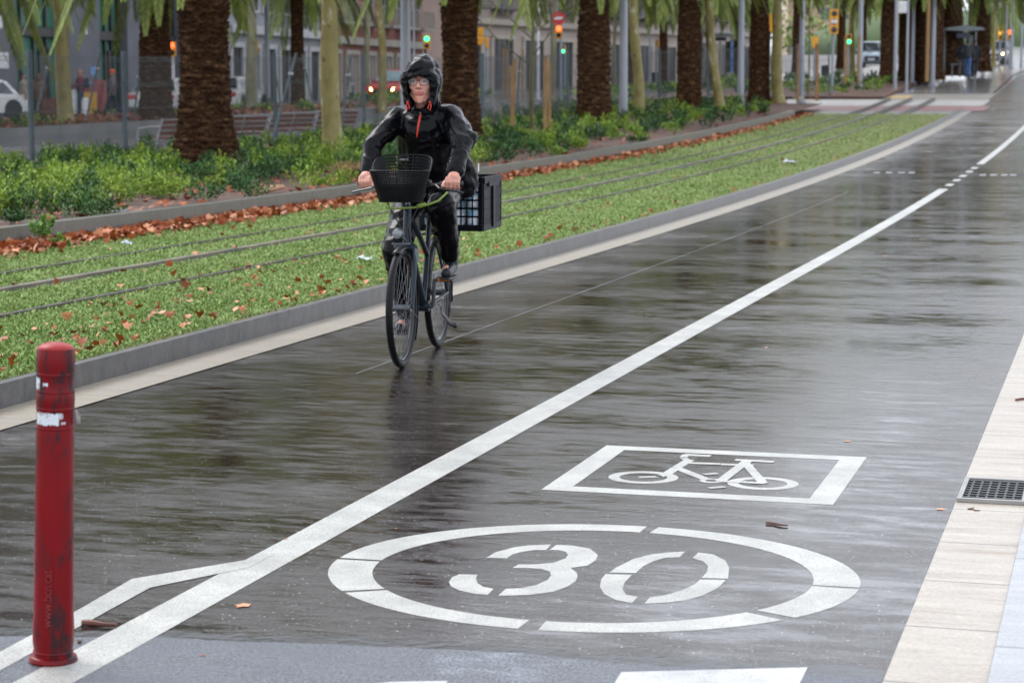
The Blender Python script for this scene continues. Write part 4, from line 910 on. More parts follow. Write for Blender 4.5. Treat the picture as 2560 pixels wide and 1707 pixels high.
# ---------------------------------------------------------------- buildings
GLASSB = M('window_glass', (.035, .045, .05), .12, spec=.8, col2=(.06, .07, .075), scale=.4)
GGREEN = M('green_glass', (.05, .16, .11), .4, spec=.3, col2=(.06, .19, .13), scale=.5); DGREY = M('dark_stone', (.13, .133, .155), .5, col2=(.10, .104, .122), scale=.8, bump=.1)
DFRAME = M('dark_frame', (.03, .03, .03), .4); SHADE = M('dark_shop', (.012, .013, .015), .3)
def facade(name, p0, p1, h, depth, mats, label, floors, bays, gf=4., ww=.42, wh=.62, balcony=True, band=True, doors=True, gcol=None, zdrop=1.):
    """p0 -> p1 is the street front seen with its outward side on the right hand when walking p0 -> p1 reversed"""
    dx, dy = p1[0] - p0[0], p1[1] - p0[1]; L_ = math.hypot(dx, dy); rz = math.atan2(dy, dx); zb = min(hz(*p0), hz(*p1))
    e = empty(name, (p0[0], p0[1], zb), rz, label=label, cat='building')
    b = MB(); b.box((L_ / 2, depth / 2, h / 2 - zdrop / 2), (L_, depth, h + zdrop)); b.build('wall', mats['wall'], e, smooth=False)
    fh = (h - gf) / floors; bw = L_ / bays
    if band:
        b = MB()
        for k in range(floors + 1): b.box((L_ / 2, -.12, gf + k * fh - .1), (L_ + .1, .3 if k else .5, .22 if k else .4))
        b.build('cornice', mats['trim'], e, smooth=False, bevel=.03)
    b = MB(); b.box((L_ / 2, depth / 2, h + .3), (L_ + .5, depth + .8, .6)); b.build('roof', mats['trim'], e, smooth=False)
    fr = pn = bal = None
    for k in range(floors):
        for i in range(bays):
            x = bw * (i + .5); z = gf + fh * (k + .5)
            if fr is None:
                b = MB(); w_, h_ = bw * ww, fh * wh
                for s_ in (-1, 1): b.box((s_ * (w_ / 2 + .06), -.04, 0), (.12, .12, h_ + .24)); b.box((0, -.045, s_ * (h_ / 2 + .06)), (w_ - .004, .14, .12))
                b.box((0, -.03, 0), (.05, .06, h_ - .004)); frm = b.build('window', mats['trim'], e, smooth=False)
                b = MB(); b.box((0, -.010, 0), (w_ - .002, .03, h_ - .002)); pnm = b.build('pane', GLASSB, frm, smooth=False); fr, pn = frm.data, pnm.data; frm.location = (x, 0, z)
            else:
                f = bpy.data.objects.new('window', fr); COL.objects.link(f); f.parent = e; f.location = (x, 0, z); q = bpy.data.objects.new('pane', pn); COL.objects.link(q); q.parent = f
            if balcony and k % 2 == 0:
                if bal is None:
                    b = MB(); bw_ = bw * .72; b.box((0, -.45, -.05), (bw_, .9, .14))
                    n_ = max(4, int(bw_ / .16))
                    for j in range(n_ + 1): b.box((-bw_ / 2 + bw_ * j / n_, -.87, .5), (.03, .03, .95))
                    b.box((0, -.87, 1.0), (bw_ + .03, .05, .05)); bo = b.build('balcony', mats.get('rail', DFRAME), e, smooth=False); bal = bo.data
                else: bo = bpy.data.objects.new('balcony', bal); COL.objects.link(bo); bo.parent = e
                bo.location = (x, 0, z - fh * wh / 2 - .1)
    for i in range(bays):
        x = bw * (i + .5); b = MB(); w_ = bw * .62; hh = gf * .74
        for s_ in (-1, 1): b.box((s_ * (w_ / 2 + .1), -.06, hh / 2), (.2, .2, hh))
        b.box((0, -.065, hh + .12), (w_ + .4, .22, .24)); d = b.build('shopfront' if i % 3 else 'doorway', mats['trim'], e, smooth=False); d.location = (x, 0, 0)
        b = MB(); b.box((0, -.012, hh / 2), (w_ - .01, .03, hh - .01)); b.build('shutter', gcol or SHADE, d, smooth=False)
        b = MB()
        for q in range(1, 4): b.box((-w_ / 2 + w_ * q / 4, -.04, hh / 2), (.06, .04, hh - .02))
        b.build('mullion', DFRAME, d, smooth=False)
    return e
# dark modern block
bx = -40.; yA, yB = 58., 91.; zb = hz(bx, 66)
e = empty('office_building', (bx, yA, zb), R(90), label='dark grey modern block with green glass bays behind the market goods', cat='building')
b = MB(); b.box(((yB - yA) / 2, 8.2, 10), (yB - yA, 15.2, 24)); b.build('wall', DGREY, e, smooth=False)
cols = [(62.6, 64.6), (69.4, 71.9), (76.0, 78.7), (81.2, 83.2), (86.6, 88.4)]
for a, c in cols:
    b = MB(); b.box(((a + c) / 2 - yA, .2, 11), (c - a, .9, 22.5)); b.build('column', DGREY, e, smooth=False, bevel=.03)
for (a, c) in zip([x[1] for x in cols[:-1]], [x[0] for x in cols[1:]]):
    m_ = (a + c) / 2 - yA; w_ = c - a
    b = MB(); b.box((m_, .3, 3.35), (w_, .5, .35)); b.build('lintel', DFRAME, e, smooth=False)
    for k in range(5):
        z0 = .05 if k == 0 else 3.55 + (k - 1) * 3.6; z1 = 3.15 if k == 0 else z0 + 3.3
        b = MB(); b.box((m_, .30, (z0 + z1) / 2), (w_ - .02, .12, z1 - z0)); g_ = b.build('window', GGREEN if k < 2 else GLASSB, e, smooth=False)
        b = MB()
        for q in range(0, 5): b.box((m_ - w_ / 2 + .08 + (w_ - .16) * q / 4, .2, (z0 + z1) / 2), (.12, .14, z1 - z0 - .01))
        if k == 0: b.box((m_ + w_ * .2, .18, 1.4), (w_ * .2, .1, 2.7))
        b.build('mullion', DFRAME, g_, smooth=False)
b = MB(); b.box(((yB - yA) / 2, 7, 22.6), (yB - yA + .6, 18, .8)); b.build('roof', DGREY, e, smooth=False)
for (yy, z, s, m_) in ((70.6, 3.6, .5, WHT), (70.9, 2.2, .65, WHT), (77.4, 3.5, .35, WHT), (78., 1.9, .4, M('sticker_blue', (.15, .3, .6), .5))):
    b = MB(); b.box((yy - yA, -.262, z), (s, .015, s * .9)); b.build('notice', m_, e, smooth=False)
ST = dict(wall=M('stone_beige', (.46, .38, .32), .6, col2=(.36, .295, .25), scale=.6, bump=.15), trim=M('stone_trim', (.50, .44, .37), .55, col2=(.40, .35, .29), scale=.9))
ST2 = dict(wall=M('stone_brown', (.36, .28, .235), .6, col2=(.27, .21, .175), scale=.6, bump=.15), trim=M('stone_trim2', (.32, .285, .25), .55, col2=(.24, .21, .19), scale=.9))
BRK = dict(wall=M('brick_red', (.36, .14, .105), .65, col2=(.19, .075, .055), scale=3), trim=M('band_beige', (.38, .35, .30), .5, col2=(.30, .27, .23), scale=1), rail=M('band_rail', (.33, .30, .26), .5))
GRY = dict(wall=M('render_grey', (.30, .305, .32), .5, col2=(.24, .245, .26), scale=.7), trim=M('render_white', (.46, .46, .46), .5, col2=(.38, .38, .38), scale=1))
PNK = dict(wall=M('render_pink', (.50, .37, .33), .6, col2=(.42, .31, .28), scale=.6), trim=ST['trim']); OCH = dict(wall=M('render_ochre', (.46, .33, .21), .6, col2=(.38, .27, .17), scale=.5), trim=ST['trim'])
PAL = dict(wall=M('render_pale', (.50, .48, .45), .6, col2=(.42, .40, .38), scale=.4), trim=M('pale_trim', (.42, .40, .37), .6))
facade('apartment_building', (-40, 92), (-40, 104), 25, 14, GRY, 'grey front with white pillars and dark shop openings behind the slanted props', 5, 6, gf=3.6, ww=.7, wh=.6, balcony=False)
facade('apartment_building', (-40, 104.5), (-40, 121), 26, 14, BRK, 'red brick block with cream bands behind the red car', 6, 6, gf=3.2, ww=.5, wh=.5, balcony=True, gcol=ST['wall'])
facade('apartment_building', (-41, 130), (-33, 163), 27, 14, ST, 'old pinkish stone front with tall doorways and balconies between the second and third palms', 5, 8, gf=4.6, ww=.4)
facade('apartment_building', (-33, 163.5), (-31, 190), 27, 14, ST2, 'brown stone front with cornices left of the third palm', 5, 7, gf=4.4)
facade('apartment_building', (-58, 385), (-28, 392), 26, 14, OCH, 'far ochre front seen left of the tall signal with black lenses', 6, 7, gf=4.)
facade('apartment_building', (-27, 396), (-5, 396), 24, 14, PAL, 'far pale front behind the palms of the tram platform', 6, 6, gf=4., balcony=False)
facade('apartment_building', (-4, 392), (40, 396), 24, 14, PNK, 'far brownish pink front at the end of the road on the right', 6, 10, gf=4.)
facade('apartment_building', (14, 350), (12.5, 60), 27, 14, ST2, 'stone front of the right side of the avenue, seen mainly as a reflection', 5, 20, gf=4.2, balcony=False) if False else None
b = MB(); b.box((0, 0, .8), (26, .5, 2.6)); g = Vector((-34, 268, hz(-34, 268)))
o = b.build('garden_wall', PAL['wall'], loc=g, rz=.12, smooth=False, label='long pale low wall in the far distance behind the tied young tree', cat='low wall')
hill = MB(); hill.ell((0, 0, 0), (22, 10, 6), seg=24); hill.build('grass_bank', M('far_grass', (.09, .13, .05), .8, col2=(.07, .10, .04), scale=.2), loc=(-26, 330, hmain(330) - .5), kind='structure')
# far tree masses across the end of the avenue
tr = []
for i, (x, y, r, h) in enumerate([(-45, 300, 6, 9), (-36, 330, 6, 10), (-22, 352, 6, 9), (-12, 360, 6, 9), (0, 355, 7, 10), (9, 330, 7, 10)]):
    e = empty('far_tree', (x, y, hz(x, y)), label=['leftmost distant dark tree over the pale wall', 'second distant tree from the left over the pale wall', 'distant tree behind the palm beyond the crossing', 'distant tree behind the platform palms', 'distant tree behind the platform shelter', 'distant tree at the end of the road by the right border'][i], cat='tree', group='distant trees at the end of the avenue')
    b = MB(); b.tube([(0, 0, -.3), (.1, 0, h * .5)], [.3, .2], 8); b.build('trunk', PL2, e)
    n = 1400; q = RNG.randn(n, 3); q = unit(q) * (RNG.rand(n)[:, None] ** .4) * np.array([r, r, h * .42]); c_ = RNG.randn(9, 3) * np.array([r * .5, r * .5, h * .2]); q = q * .55 + c_[RNG.randint(0, 9, n)]
    P = q + np.array([0, 0, h * .62]); a = RNG.rand(n) * 6.283; U = np.stack([np.cos(a), np.sin(a), RNG.randn(n)], 1) * .5; V_ = np.stack([-np.sin(a), np.cos(a), RNG.randn(n) * .4], 1) * .22
    V, F = quads(P, U, V_); npmesh('crown', V, F, SHRUB, e)
# ---------------------------------------------------------------- cars
TYRE = M('tyre', (.018, .018, .018), .6); RIM = M('rim', (.42, .42, .44), .3, .7); CGL = M('car_glass', (.03, .04, .045), .06, spec=.9); CGLR = M('car_glass_pale', (.30, .42, .42), .1, spec=.9)
HL = M('headlamp', (.9, .85, .6), .2, emit=(1, .86, .30), es=7.); HLW = M('headlamp_off', (.6, .62, .65), .15); TL = M('tail_lamp', (.45, .01, .015), .25); BLKP = M('black_plastic', (.02, .02, .022), .5); CHR = M('chrome', (.6, .6, .62), .2, .9); PLATE = M('number_plate', (.75, .75, .75), .4); BLU = M('plate_blue', (.02, .12, .6), .4)
def car(g, rz, col, label, suv=False, lights=False, glass=CGL):
    e = empty('parked_car' if not lights else 'car', g, rz, label=label, cat='car'); paint = M('paint_%d' % int(col[0] * 1000 + col[1] * 37), col, .25, coat=1., spec=.5)
    L_, Wd = (4.5, 1.84); H1 = .92 if not suv else 1.05; HT = 1.45 if not suv else 1.64
    lo = .28
    prof = [(-L_ / 2, lo + .08), (-L_ / 2 - .02, .6), (-L_ / 2 + .04, H1 - .04), (-1.5, H1), (.75, H1 + .02), (L_ / 2 - .5, H1 - .12), (L_ / 2 - .08, H1 - .26), (L_ / 2, .58), (L_ / 2 - .03, lo + .06), (L_ / 2 - .25, lo - .04), (1.75, lo - .02), (-1.75, lo - .02), (-L_ / 2 + .25, lo - .04)]
    b = MB(); n = len(prof); secs = [(-1, .90, -.02), (-.93, .98, 0), (-.5, 1, .01), (.5, 1, .01), (.93, .98, 0), (1, .90, -.02)]
    for (s_, k, dz) in secs: b.v += [(x * (k if abs(x) > 1.8 else 1), s_ * Wd / 2, z + dz) for x, z in prof]
    for i in range(len(secs) - 1): b.f += [(i * n + j, i * n + (j + 1) % n, (i + 1) * n + (j + 1) % n, (i + 1) * n + j) for j in range(n)]
    b.f += [tuple(range(n)), tuple(range(len(b.v) - n, len(b.v)))[::-1]]; b.m = [0] * len(b.f); b.build('body', paint, e, bevel=.04)
    rear = -1.75 if not suv else -2.15
    gh = [(rear, H1 - .02), (rear + .45, HT - .06), (rear + .7, HT), (.05, HT), (.35, HT - .08), (1.05, H1 - .02)]
    b = MB(); n = len(gh); w0, w1 = Wd / 2 - .04, Wd / 2 - .24
    def wy(z): return w0 + (w1 - w0) * (z - H1) / (HT - H1)
    b.add([(x, -wy(z), z) for x, z in gh] + [(x, wy(z), z) for x, z in gh], [tuple(range(n)), tuple(range(2 * n - 1, n - 1, -1))] + [(i, i + n, (i + 1) % n + n, (i + 1) % n) for i in range(n)]); b.build('cabin', paint, e, bevel=.05)
    def pane(pts, nm): b = MB(); b.add(pts, [tuple(range(len(pts)))]); o = b.build(nm, glass, e, smooth=False); s_ = o.modifiers.new('s', 'SOLIDIFY'); s_.thickness = .012; s_.offset = 0
    a, c = Vector((1.02, 0, H1 + .02)), Vector((.39, 0, HT - .10)); o_ = Vector((.03, 0, .018))
    pane([tuple(a + o_ + Vector((0, s * (w0 - .07), 0))) for s in (-1, 1)] + [tuple(c + o_ + Vector((0, s * (w1 - .03), 0))) for s in (1, -1)], 'windscreen')
    a, c = Vector((rear + .04, 0, H1 + .04)), Vector((rear + .42, 0, HT - .10)); o_ = Vector((-.03, 0, .018))
    pane([tuple(a + o_ + Vector((0, s * (w0 - .1), 0))) for s in (-1, 1)] + [tuple(c + o_ + Vector((0, s * (w1 - .05), 0))) for s in (1, -1)], 'rear_window')
    for s in (-1, 1):
        for xa, xb, ta, tb in ((-1.45, -.45, -1.1, -.45), (-.37, .80, -.37, .28)):
            z0, z1 = H1 + .03, HT - .10; pane([(xa, s * (wy(z0) + .012), z0), (xb, s * (wy(z0) + .012), z0), (tb, s * (wy(z1) + .012), z1), (ta, s * (wy(z1) + .012), z1)], 'side_window')
        b = MB(); b.box((.72, s * (Wd / 2 + .08), H1 + .06), (.12, .2, .13)); b.build('mirror', paint, e, bevel=.03)
        b = MB(); b.add([(L_ / 2 * .98, s * .44, .64), (L_ / 2 * .91, s * .86, .66), (L_ / 2 * .89, s * .85, .80), (L_ / 2 * .95, s * .50, .77)], [(0, 1, 2, 3)]); o = b.build('headlight', HL if lights else HLW, e, smooth=False); m = o.modifiers.new('s', 'SOLIDIFY'); m.thickness = .10; m.offset = 0
        b = MB(); b.box((-L_ / 2 + .05, s * .72, .74), (.14, .30, .17)); b.build('tail_light', TL, e, bevel=.02)
        for x in (-1.38, 1.38):
            b = MB(); rt = Matrix.Rotation(R(90), 3, 'X'); b.lathe([(.22, -.10), (.31, -.11), (.335, -.07), (.335, .07), (.31, .11), (.22, .10)], 24, (x, s * (Wd / 2 - .12), .335), rt); w_ = b.build('wheel', TYRE, e)
            b = MB(); b.lathe([(.05, -.05 * 1), (.215, -.02), (.22, .08), (.2, .105)] if s < 0 else [(.2, -.105), (.22, -.08), (.215, .02), (.05, .05)], 20, (x, s * (Wd / 2 - .12), .335), rt); b.build('rim', RIM, w_)
            b = MB(); b.lathe([(.40, -.012), (.40, .012)], 24, (x, s * (Wd / 2 - .005), .35), rt); b.build('wheel_arch', BLKP, e)
    b = MB(); b.box((L_ / 2 - .035, 0, .56), (.10, .86, .30)); b.build('grille', BLKP, e, bevel=.03)
    b = MB()
    for s in (-1, 1): b.box((L_ / 2 - .06, s * .68, .42), (.12, .32, .14))
    b.box((L_ / 2 - .03, 0, .31), (.10, 1.3, .08)); b.build('bumper_intake', BLKP, e, bevel=.02)
    b = MB(); b.box((L_ / 2 + .025, 0, .52), (.015, .46, .11)); pl = b.build('number_plate', PLATE, e); b = MB(); b.box((L_ / 2 + .034, .2, .52), (.004, .05, .105)); b.build('plate_strip', BLU, pl)
    b = MB(); b.box((-L_ / 2 - .022, 0, .62), (.015, .46, .11)); b.build('number_plate', PLATE, e)
    return e
def at(px, py, zo=0.): return G(px, py, zo)
cdir = R(90)
g = at(-120, 302); car(Vector((g.x, g.y + 1.0, hz(g.x, g.y))), R(-112), (.72, .72, .70), 'white car cut off by the left border')
g = at(392, 293); car(Vector((g.x - .3, g.y + 1.6, hz(g.x, g.y))), R(99), (.50, .50, .48), 'silver saloon seen from behind, partly hidden by the shaded palm trunk')
g = at(560, 284); car(Vector((g.x - .2, g.y + 1.2, hz(g.x, g.y))), R(96), (.66, .66, .65), 'white car with its end showing right of the thickest palm')
g = at(968, 264); car(Vector((g.x, g.y + 1.8, hz(g.x, g.y))), R(-93), (.70, .03, .025), 'red car facing the camera with its yellow headlights on', True, True, CGLR)
g = at(1968, 160); car(Vector((g.x, g.y, hz(g.x, g.y))), R(-90), (.7, .71, .72), 'small far white car between the stout olive tree and the pale pole', True)
g = at(2186, 172); car(Vector((g.x, g.y, hz(g.x, g.y))), R(-88), (.35, .45, .5), 'far pale blue car left of the palm beyond the crossing', True)
g = at(2486, 163); car(Vector((g.x, g.y + 2, hz(g.x, g.y))), R(-90), (.30, .28, .28), 'tiny far car with lit headlights at the end of the road', True, True)
# ---------------------------------------------------------------- people
SKIN = M('skin', (.42, .21, .145), .5, col2=(.36, .165, .115), scale=14, spec=.35); 
def cloth(n, c, r=.75): return M('cloth_' + n, c, r, col2=tuple(q * .7 for q in c), scale=5, bump=.2)
HAIRD = M('hair_dark', (.015, .010, .008), .5); HAIRR = M('hair_red', (.12, .04, .02), .5)
def person(g, H, rz, label, top, legs, hair=HAIRD, coat=.0, hat=None, stride=.25, extra=None, arms='down', sc=1., hood=False):
    e = empty('person', g, rz, label=label, cat='person'); k = H / 1.75
    P = lambda x, y, z: (x * k, y * k, z * k)
    s = stride
    J = dict(hL=P(.09, 0, .92), hR=P(-.09, 0, .92), kL=P(.10, -s * .45, .50), kR=P(-.10, s * .15, .49), aL=P(.10, -s * .9, .09), aR=P(-.10, s * .9, .12))
    if arms == 'down': eL, eR, wL, wR = P(.26, .06, 1.13), P(-.26, -.04, 1.13), P(.27, -.06, .88), P(-.27, -.1, .88)
    else: eL, eR, wL, wR = P(.25, -.06, 1.15), P(-.25, -.06, 1.15), P(.16, -.32, 1.08), P(-.16, -.32, 1.10)
    b = MB(); b.ell(P(0, -.01, 1.62), (.075 * k, .092 * k, .118 * k)); b.ell(P(0, -.045, 1.56), (.05 * k, .05 * k, .06 * k)); b.cap(P(0, -.09, 1.625), .012 * k, P(0, -.112, 1.60), .013 * k)
    b.cap(P(0, .02, 1.42), .055 * k, P(0, 0, 1.56), .05 * k); b.cap(P(-.13, 0, 1.38), .07 * k, P(.13, 0, 1.38), .07 * k); b.cap(P(0, .0, 1.3), .13 * k, P(0, 0, 1.0), .125 * k)
    for a, c, d_ in (('hL', 'kL', 'aL'), ('hR', 'kR', 'aR')): b.cap(J[a], .085 * k, J[c], .055 * k); b.cap(J[c], .055 * k, J[d_], .036 * k); q = Vector(J[d_]); b.cap(q + Vector((0, .03, -.04)) * k, .036 * k, q + Vector((0, -.13, -.055)) * k, .03 * k)
    for sh, el, wr in ((P(.17, 0, 1.38), eL, wL), (P(-.17, 0, 1.38), eR, wR)):
        b.cap(sh, .052 * k, el, .042 * k); b.cap(el, .042 * k, wr, .028 * k); q = Vector(wr); d_ = (q - Vector(el)).normalized(); b.cap(q, .03 * k, q + d_ * .07 * k, .028 * k)
        for f in range(4): b.cap(q + d_ * .07 * k + Vector((0, (f - 1.5) * .018 * k, 0)), .009 * k, q + d_ * (.15 - abs(f - 1.4) * .01) * k + Vector((0, (f - 1.5) * .02 * k, 0)), .008 * k, 6)
    fuse('body', b, .013, SKIN, e, 2)
    wr_ = lambda p: .008 * noise.noise(p * 9) + .006 * noise.noise(Vector((p.x * 16, p.y * 16, p.z * 7)))
    b = MB(); b.cap(P(-.15, 0, 1.38), .088 * k, P(.15, 0, 1.38), .088 * k); b.cap(P(0, .0, 1.32), .165 * k, P(0, 0, 1.02 - coat * .5), .155 * k + coat * .05); b.cap(P(-.07, 0, 1.3), .13 * k, P(-.07, 0, .95 - coat), .12 * k); b.cap(P(.07, 0, 1.3), .13 * k, P(.07, 0, .95 - coat), .12 * k)
    for sh, el, wr in ((P(.17, 0, 1.38), eL, wL), (P(-.17, 0, 1.38), eR, wR)): b.cap(sh, .072 * k, el, .06 * k); b.cap(el, .06 * k, wr, .045 * k)
    if hood: b.ell(P(0, .06, 1.46), (.12 * k, .09 * k, .08 * k))
    fuse('jacket', b, .016, top, e, 3, wr_)
    b = MB(); b.cap(P(-.05, 0, .95), .125 * k, P(.05, 0, .95), .125 * k)
    for a, c, d_ in (('hL', 'kL', 'aL'), ('hR', 'kR', 'aR')): b.cap(J[a], .105 * k, J[c], .075 * k); b.cap(J[c], .075 * k, J[d_], .06 * k)
    fuse('trousers', b, .016, legs, e, 3, wr_)
    b = MB()
    for d_ in ('aL', 'aR'): q = Vector(J[d_]); b.cap(q + Vector((0, .035, -.045)) * k, .045 * k, q + Vector((0, -.15, -.06)) * k, .038 * k)
    fuse('shoes', b, .014, cloth('shoe', (.05, .045, .045), .5), e, 2)
    if hair: b = MB(); b.ell(P(0, .015, 1.655), (.083 * k, .098 * k, .10 * k)); b.ell(P(0, .06, 1.58), (.075 * k, .05 * k, .10 * k)); fuse('hair', b, .014, hair, e, 2)
    if hat: b = MB(); b.ell(P(0, .005, 1.68), (.098 * k, .11 * k, .095 * k)); b.lathe([(.098 * k, 0), (.104 * k, .02), (.10 * k, .05)], 18, P(0, .005, 1.64), sq=(1, 1.1)); b.build('knitted_hat', hat, e)
    if extra:
        for (nm, c, r, m_) in extra: b = MB(); b.ell(P(*c), tuple(q * k for q in r)); fuse(nm, b, .02, m_, e, 3)
    return e
NAVYC = cloth('navy', (.015, .03, .06)); ORG = M('orange_knit', (.85, .12, .02), .8, bump=.4, bscale=80)
def face_to(g, az_deg): return R(az_deg)
person(at(203, 290), 1.76, R(-60), 'bald person in red sleeves and dark vest with a blue backpack', cloth('maroon', (.16, .015, .04)), cloth('jeans', (.03, .07, .12)), hair=None, arms='fwd', stride=.1, extra=[('vest', (0, .04, 1.18), (.185, .145, .27), cloth('teal_vest', (.03, .06, .075))), ('backpack', (0, .24, 1.22), (.16, .12, .22), cloth('pack', (.02, .03, .05))), ('pack_pocket', (.02, .34, 1.2), (.09, .05, .1), M('pack_blue', (.05, .35, .6), .6))])
person(at(283, 290), 1.74, R(-70), 'person in a grey brown jacket and a bright orange knitted hat, walking', cloth('greybrown', (.16, .13, .13)), NAVYC, hair=None, hat=ORG, stride=.36, coat=.12, hood=True)
person(at(60, 297), 1.66, R(120), 'dark haired person in long beige coat and white trousers at far left', cloth('beige', (.34, .28, .22)), cloth('white', (.75, .74, .78)), hair=HAIRD, coat=.22, stride=.1, extra=[('long_hair', (0, .07, 1.5), (.09, .06, .16), HAIRD)])
person(at(98, 291), 1.6, R(200), 'person with reddish brown hair and brown coat behind the market goods', cloth('brown', (.16, .09, .05)), cloth('browntr', (.1, .06, .04)), hair=HAIRR, coat=.25, stride=.05, extra=[('long_hair', (0, .05, 1.55), (.11, .09, .16), HAIRR)])
person(at(1573, 234), 1.75, R(20), 'person in dark clothes standing between the smooth grey pole and the olive trunk', cloth('darkcoat', (.02, .022, .028)), cloth('darktr', (.03, .03, .03)), stride=.15)
person(at(1666, 180), 1.75, R(20), 'far person in a blue top at the shelter left of the fourth palm', cloth('bluetop', (.03, .08, .22)), cloth('darktr', (.03, .03, .03)), stride=.15)
person(at(2405, 193, .33), 1.76, R(190), 'dark jacketed person with grey trousers, leftmost of the three on the platform', cloth('darkcoat', (.02, .022, .028)), cloth('greytr', (.16, .15, .16)), stride=.1, coat=.1, hood=True)
person(at(2418, 194, .33), 1.78, R(175), 'dark jacketed person in blue jeans, middle of the three on the platform', cloth('darkcoat2', (.03, .04, .045)), cloth('bluejeans', (.05, .12, .28)), stride=.28, coat=.05)
person(at(2435, 193, .33), 1.76, R(170), 'person all in black, rightmost of the three on the platform', cloth('blackcoat', (.012, .012, .016)), cloth('blacktr', (.012, .012, .016)), stride=.12, coat=.15)
# street market goods
def goods(name, px, py, fn, mat, label, cat, rz=.3, mats=None):
    g = at(px, py); e = empty(name, g, rz, label=label, cat=cat); fn(e, mat); return e
def board(w, h, t, tilt):
    def f(e, m):
        b = MB(); b.box((0, math.sin(tilt) * h / 2, math.cos(tilt) * h / 2), (w, t, h), Matrix.Rotation(-tilt, 3, 'X')); b.build('board', m, e, bevel=.02)
        b = MB(); b.tube([(w * .3, math.sin(tilt) * h * .8, math.cos(tilt) * h * .8), (w * .3, h * .7, 0)], .02, 6); b.build('strut', WOOD, e)
    return f
def chest(w, d_, h):
    def f(e, m):
        b = MB(); b.box((0, 0, h * .5), (w, d_, h * .94)); b.build('carcass', m, e, bevel=.02)
        b = MB(); b.box((0, 0, h + .005), (w + .08, d_ + .08, .05)); b.build('top', m, e, bevel=.01)
        for k in range(3): b = MB(); b.box((0, -d_ / 2 - .012, h * (.2 + .28 * k)), (w * .9, .02, h * .24)); q = b.build('drawer', m, e, bevel=.005); b = MB(); b.ell((0, -d_ / 2 - .04, h * (.2 + .28 * k)), (.03, .03, .03), seg=8); b.build('knob', DARKM, q)
    return f
def sheet(w, h, d_):
    def f(e, m):
        V, F, n = [], [], 14
        for j in range(8):
            for i in range(n):
                z = h * (1 - j / 7); x = (i / (n - 1) - .5) * w * (1 + .25 * j / 7); V.append((x, -d_ * (.2 + .8 * j / 7) + .05 * math.sin(i * 1.4 + j * .4), z))
        F = [(j * n + i, j * n + i + 1, (j + 1) * n + i + 1, (j + 1) * n + i) for j in range(7) for i in range(n - 1)]
        b = MB(); b.add(V, F); o = b.build('drape', m, e); s_ = o.modifiers.new('s', 'SOLIDIFY'); s_.thickness = .015
        b = MB(); b.box((0, .12, h / 2), (w * .9, .2, h * .96)); b.build('trestle', WOOD, e)
    return f
goods('market_board', 118, 284, board(1.2, 1.1, .05, .35), M('board_white', (.72, .70, .64), .6), 'white board tilted among the market goods, left of the pale mottled trunk', 'board')
goods('wooden_chest', 125, 288, chest(1.25, .5, .62), M('chest_wood', (.30, .13, .09), .5, col2=(.22, .09, .06), scale=6), 'reddish wooden chest in front of the tilted white board', 'chest')
goods('wooden_cabinet', 92, 286, chest(.6, .5, 1.25), M('cabinet_wood', (.28, .13, .05), .5, col2=(.2, .09, .04), scale=6), 'tall orange brown cabinet beside the first double fence post', 'cabinet')
goods('draped_table', 236, 284, sheet(1.0, 1.3, .6), M('pink_cloth', (.30, .09, .09), .8), 'dark pink cloth draped over a stand right of the bald person', 'draped stand')
goods('leaning_board', 226, 286, board(.5, .85, .04, .15), M('yellow_board', (.70, .36, .03), .5), 'yellow orange board leaning on the pink drape', 'board')
goods('white_tub', 187, 290, lambda e, m: (MB().lathe([(.13, 0), (.15, .1), (.15, .7), (.12, .95), (.04, 1.0)], 20).build('tub', m, e), MB().lathe([(.152, .68), (.16, .70), (.152, .72)], 20).build('rim', m, e)), M('tub_white', (.78, .78, .76), .5), 'white rounded tub left of the bald person\'s legs', 'tub')
goods('white_tub', 214, 291, lambda e, m: (MB().lathe([(.12, 0), (.15, .1), (.14, .55), (.09, .7)], 20).build('tub', m, e), MB().lathe([(.145, .5), (.155, .52), (.145, .56)], 20).build('rim', m, e)), MATS['tub_white'], 'lower white rounded tub right of the bald person\'s legs', 'tub')
goods('trestle_table', 140, 282, lambda e, m: (MB().box((0, 0, 1.3), (3.6, .7, .06)).build('table_top', m, e), [MB().box((x, 0, .64), (.06, .6, 1.26)).build('leg', m, e) for x in (-1.6, 0, 1.6)]), M('table_wood', (.20, .10, .06), .6), 'long brown table behind the market goods', 'table')
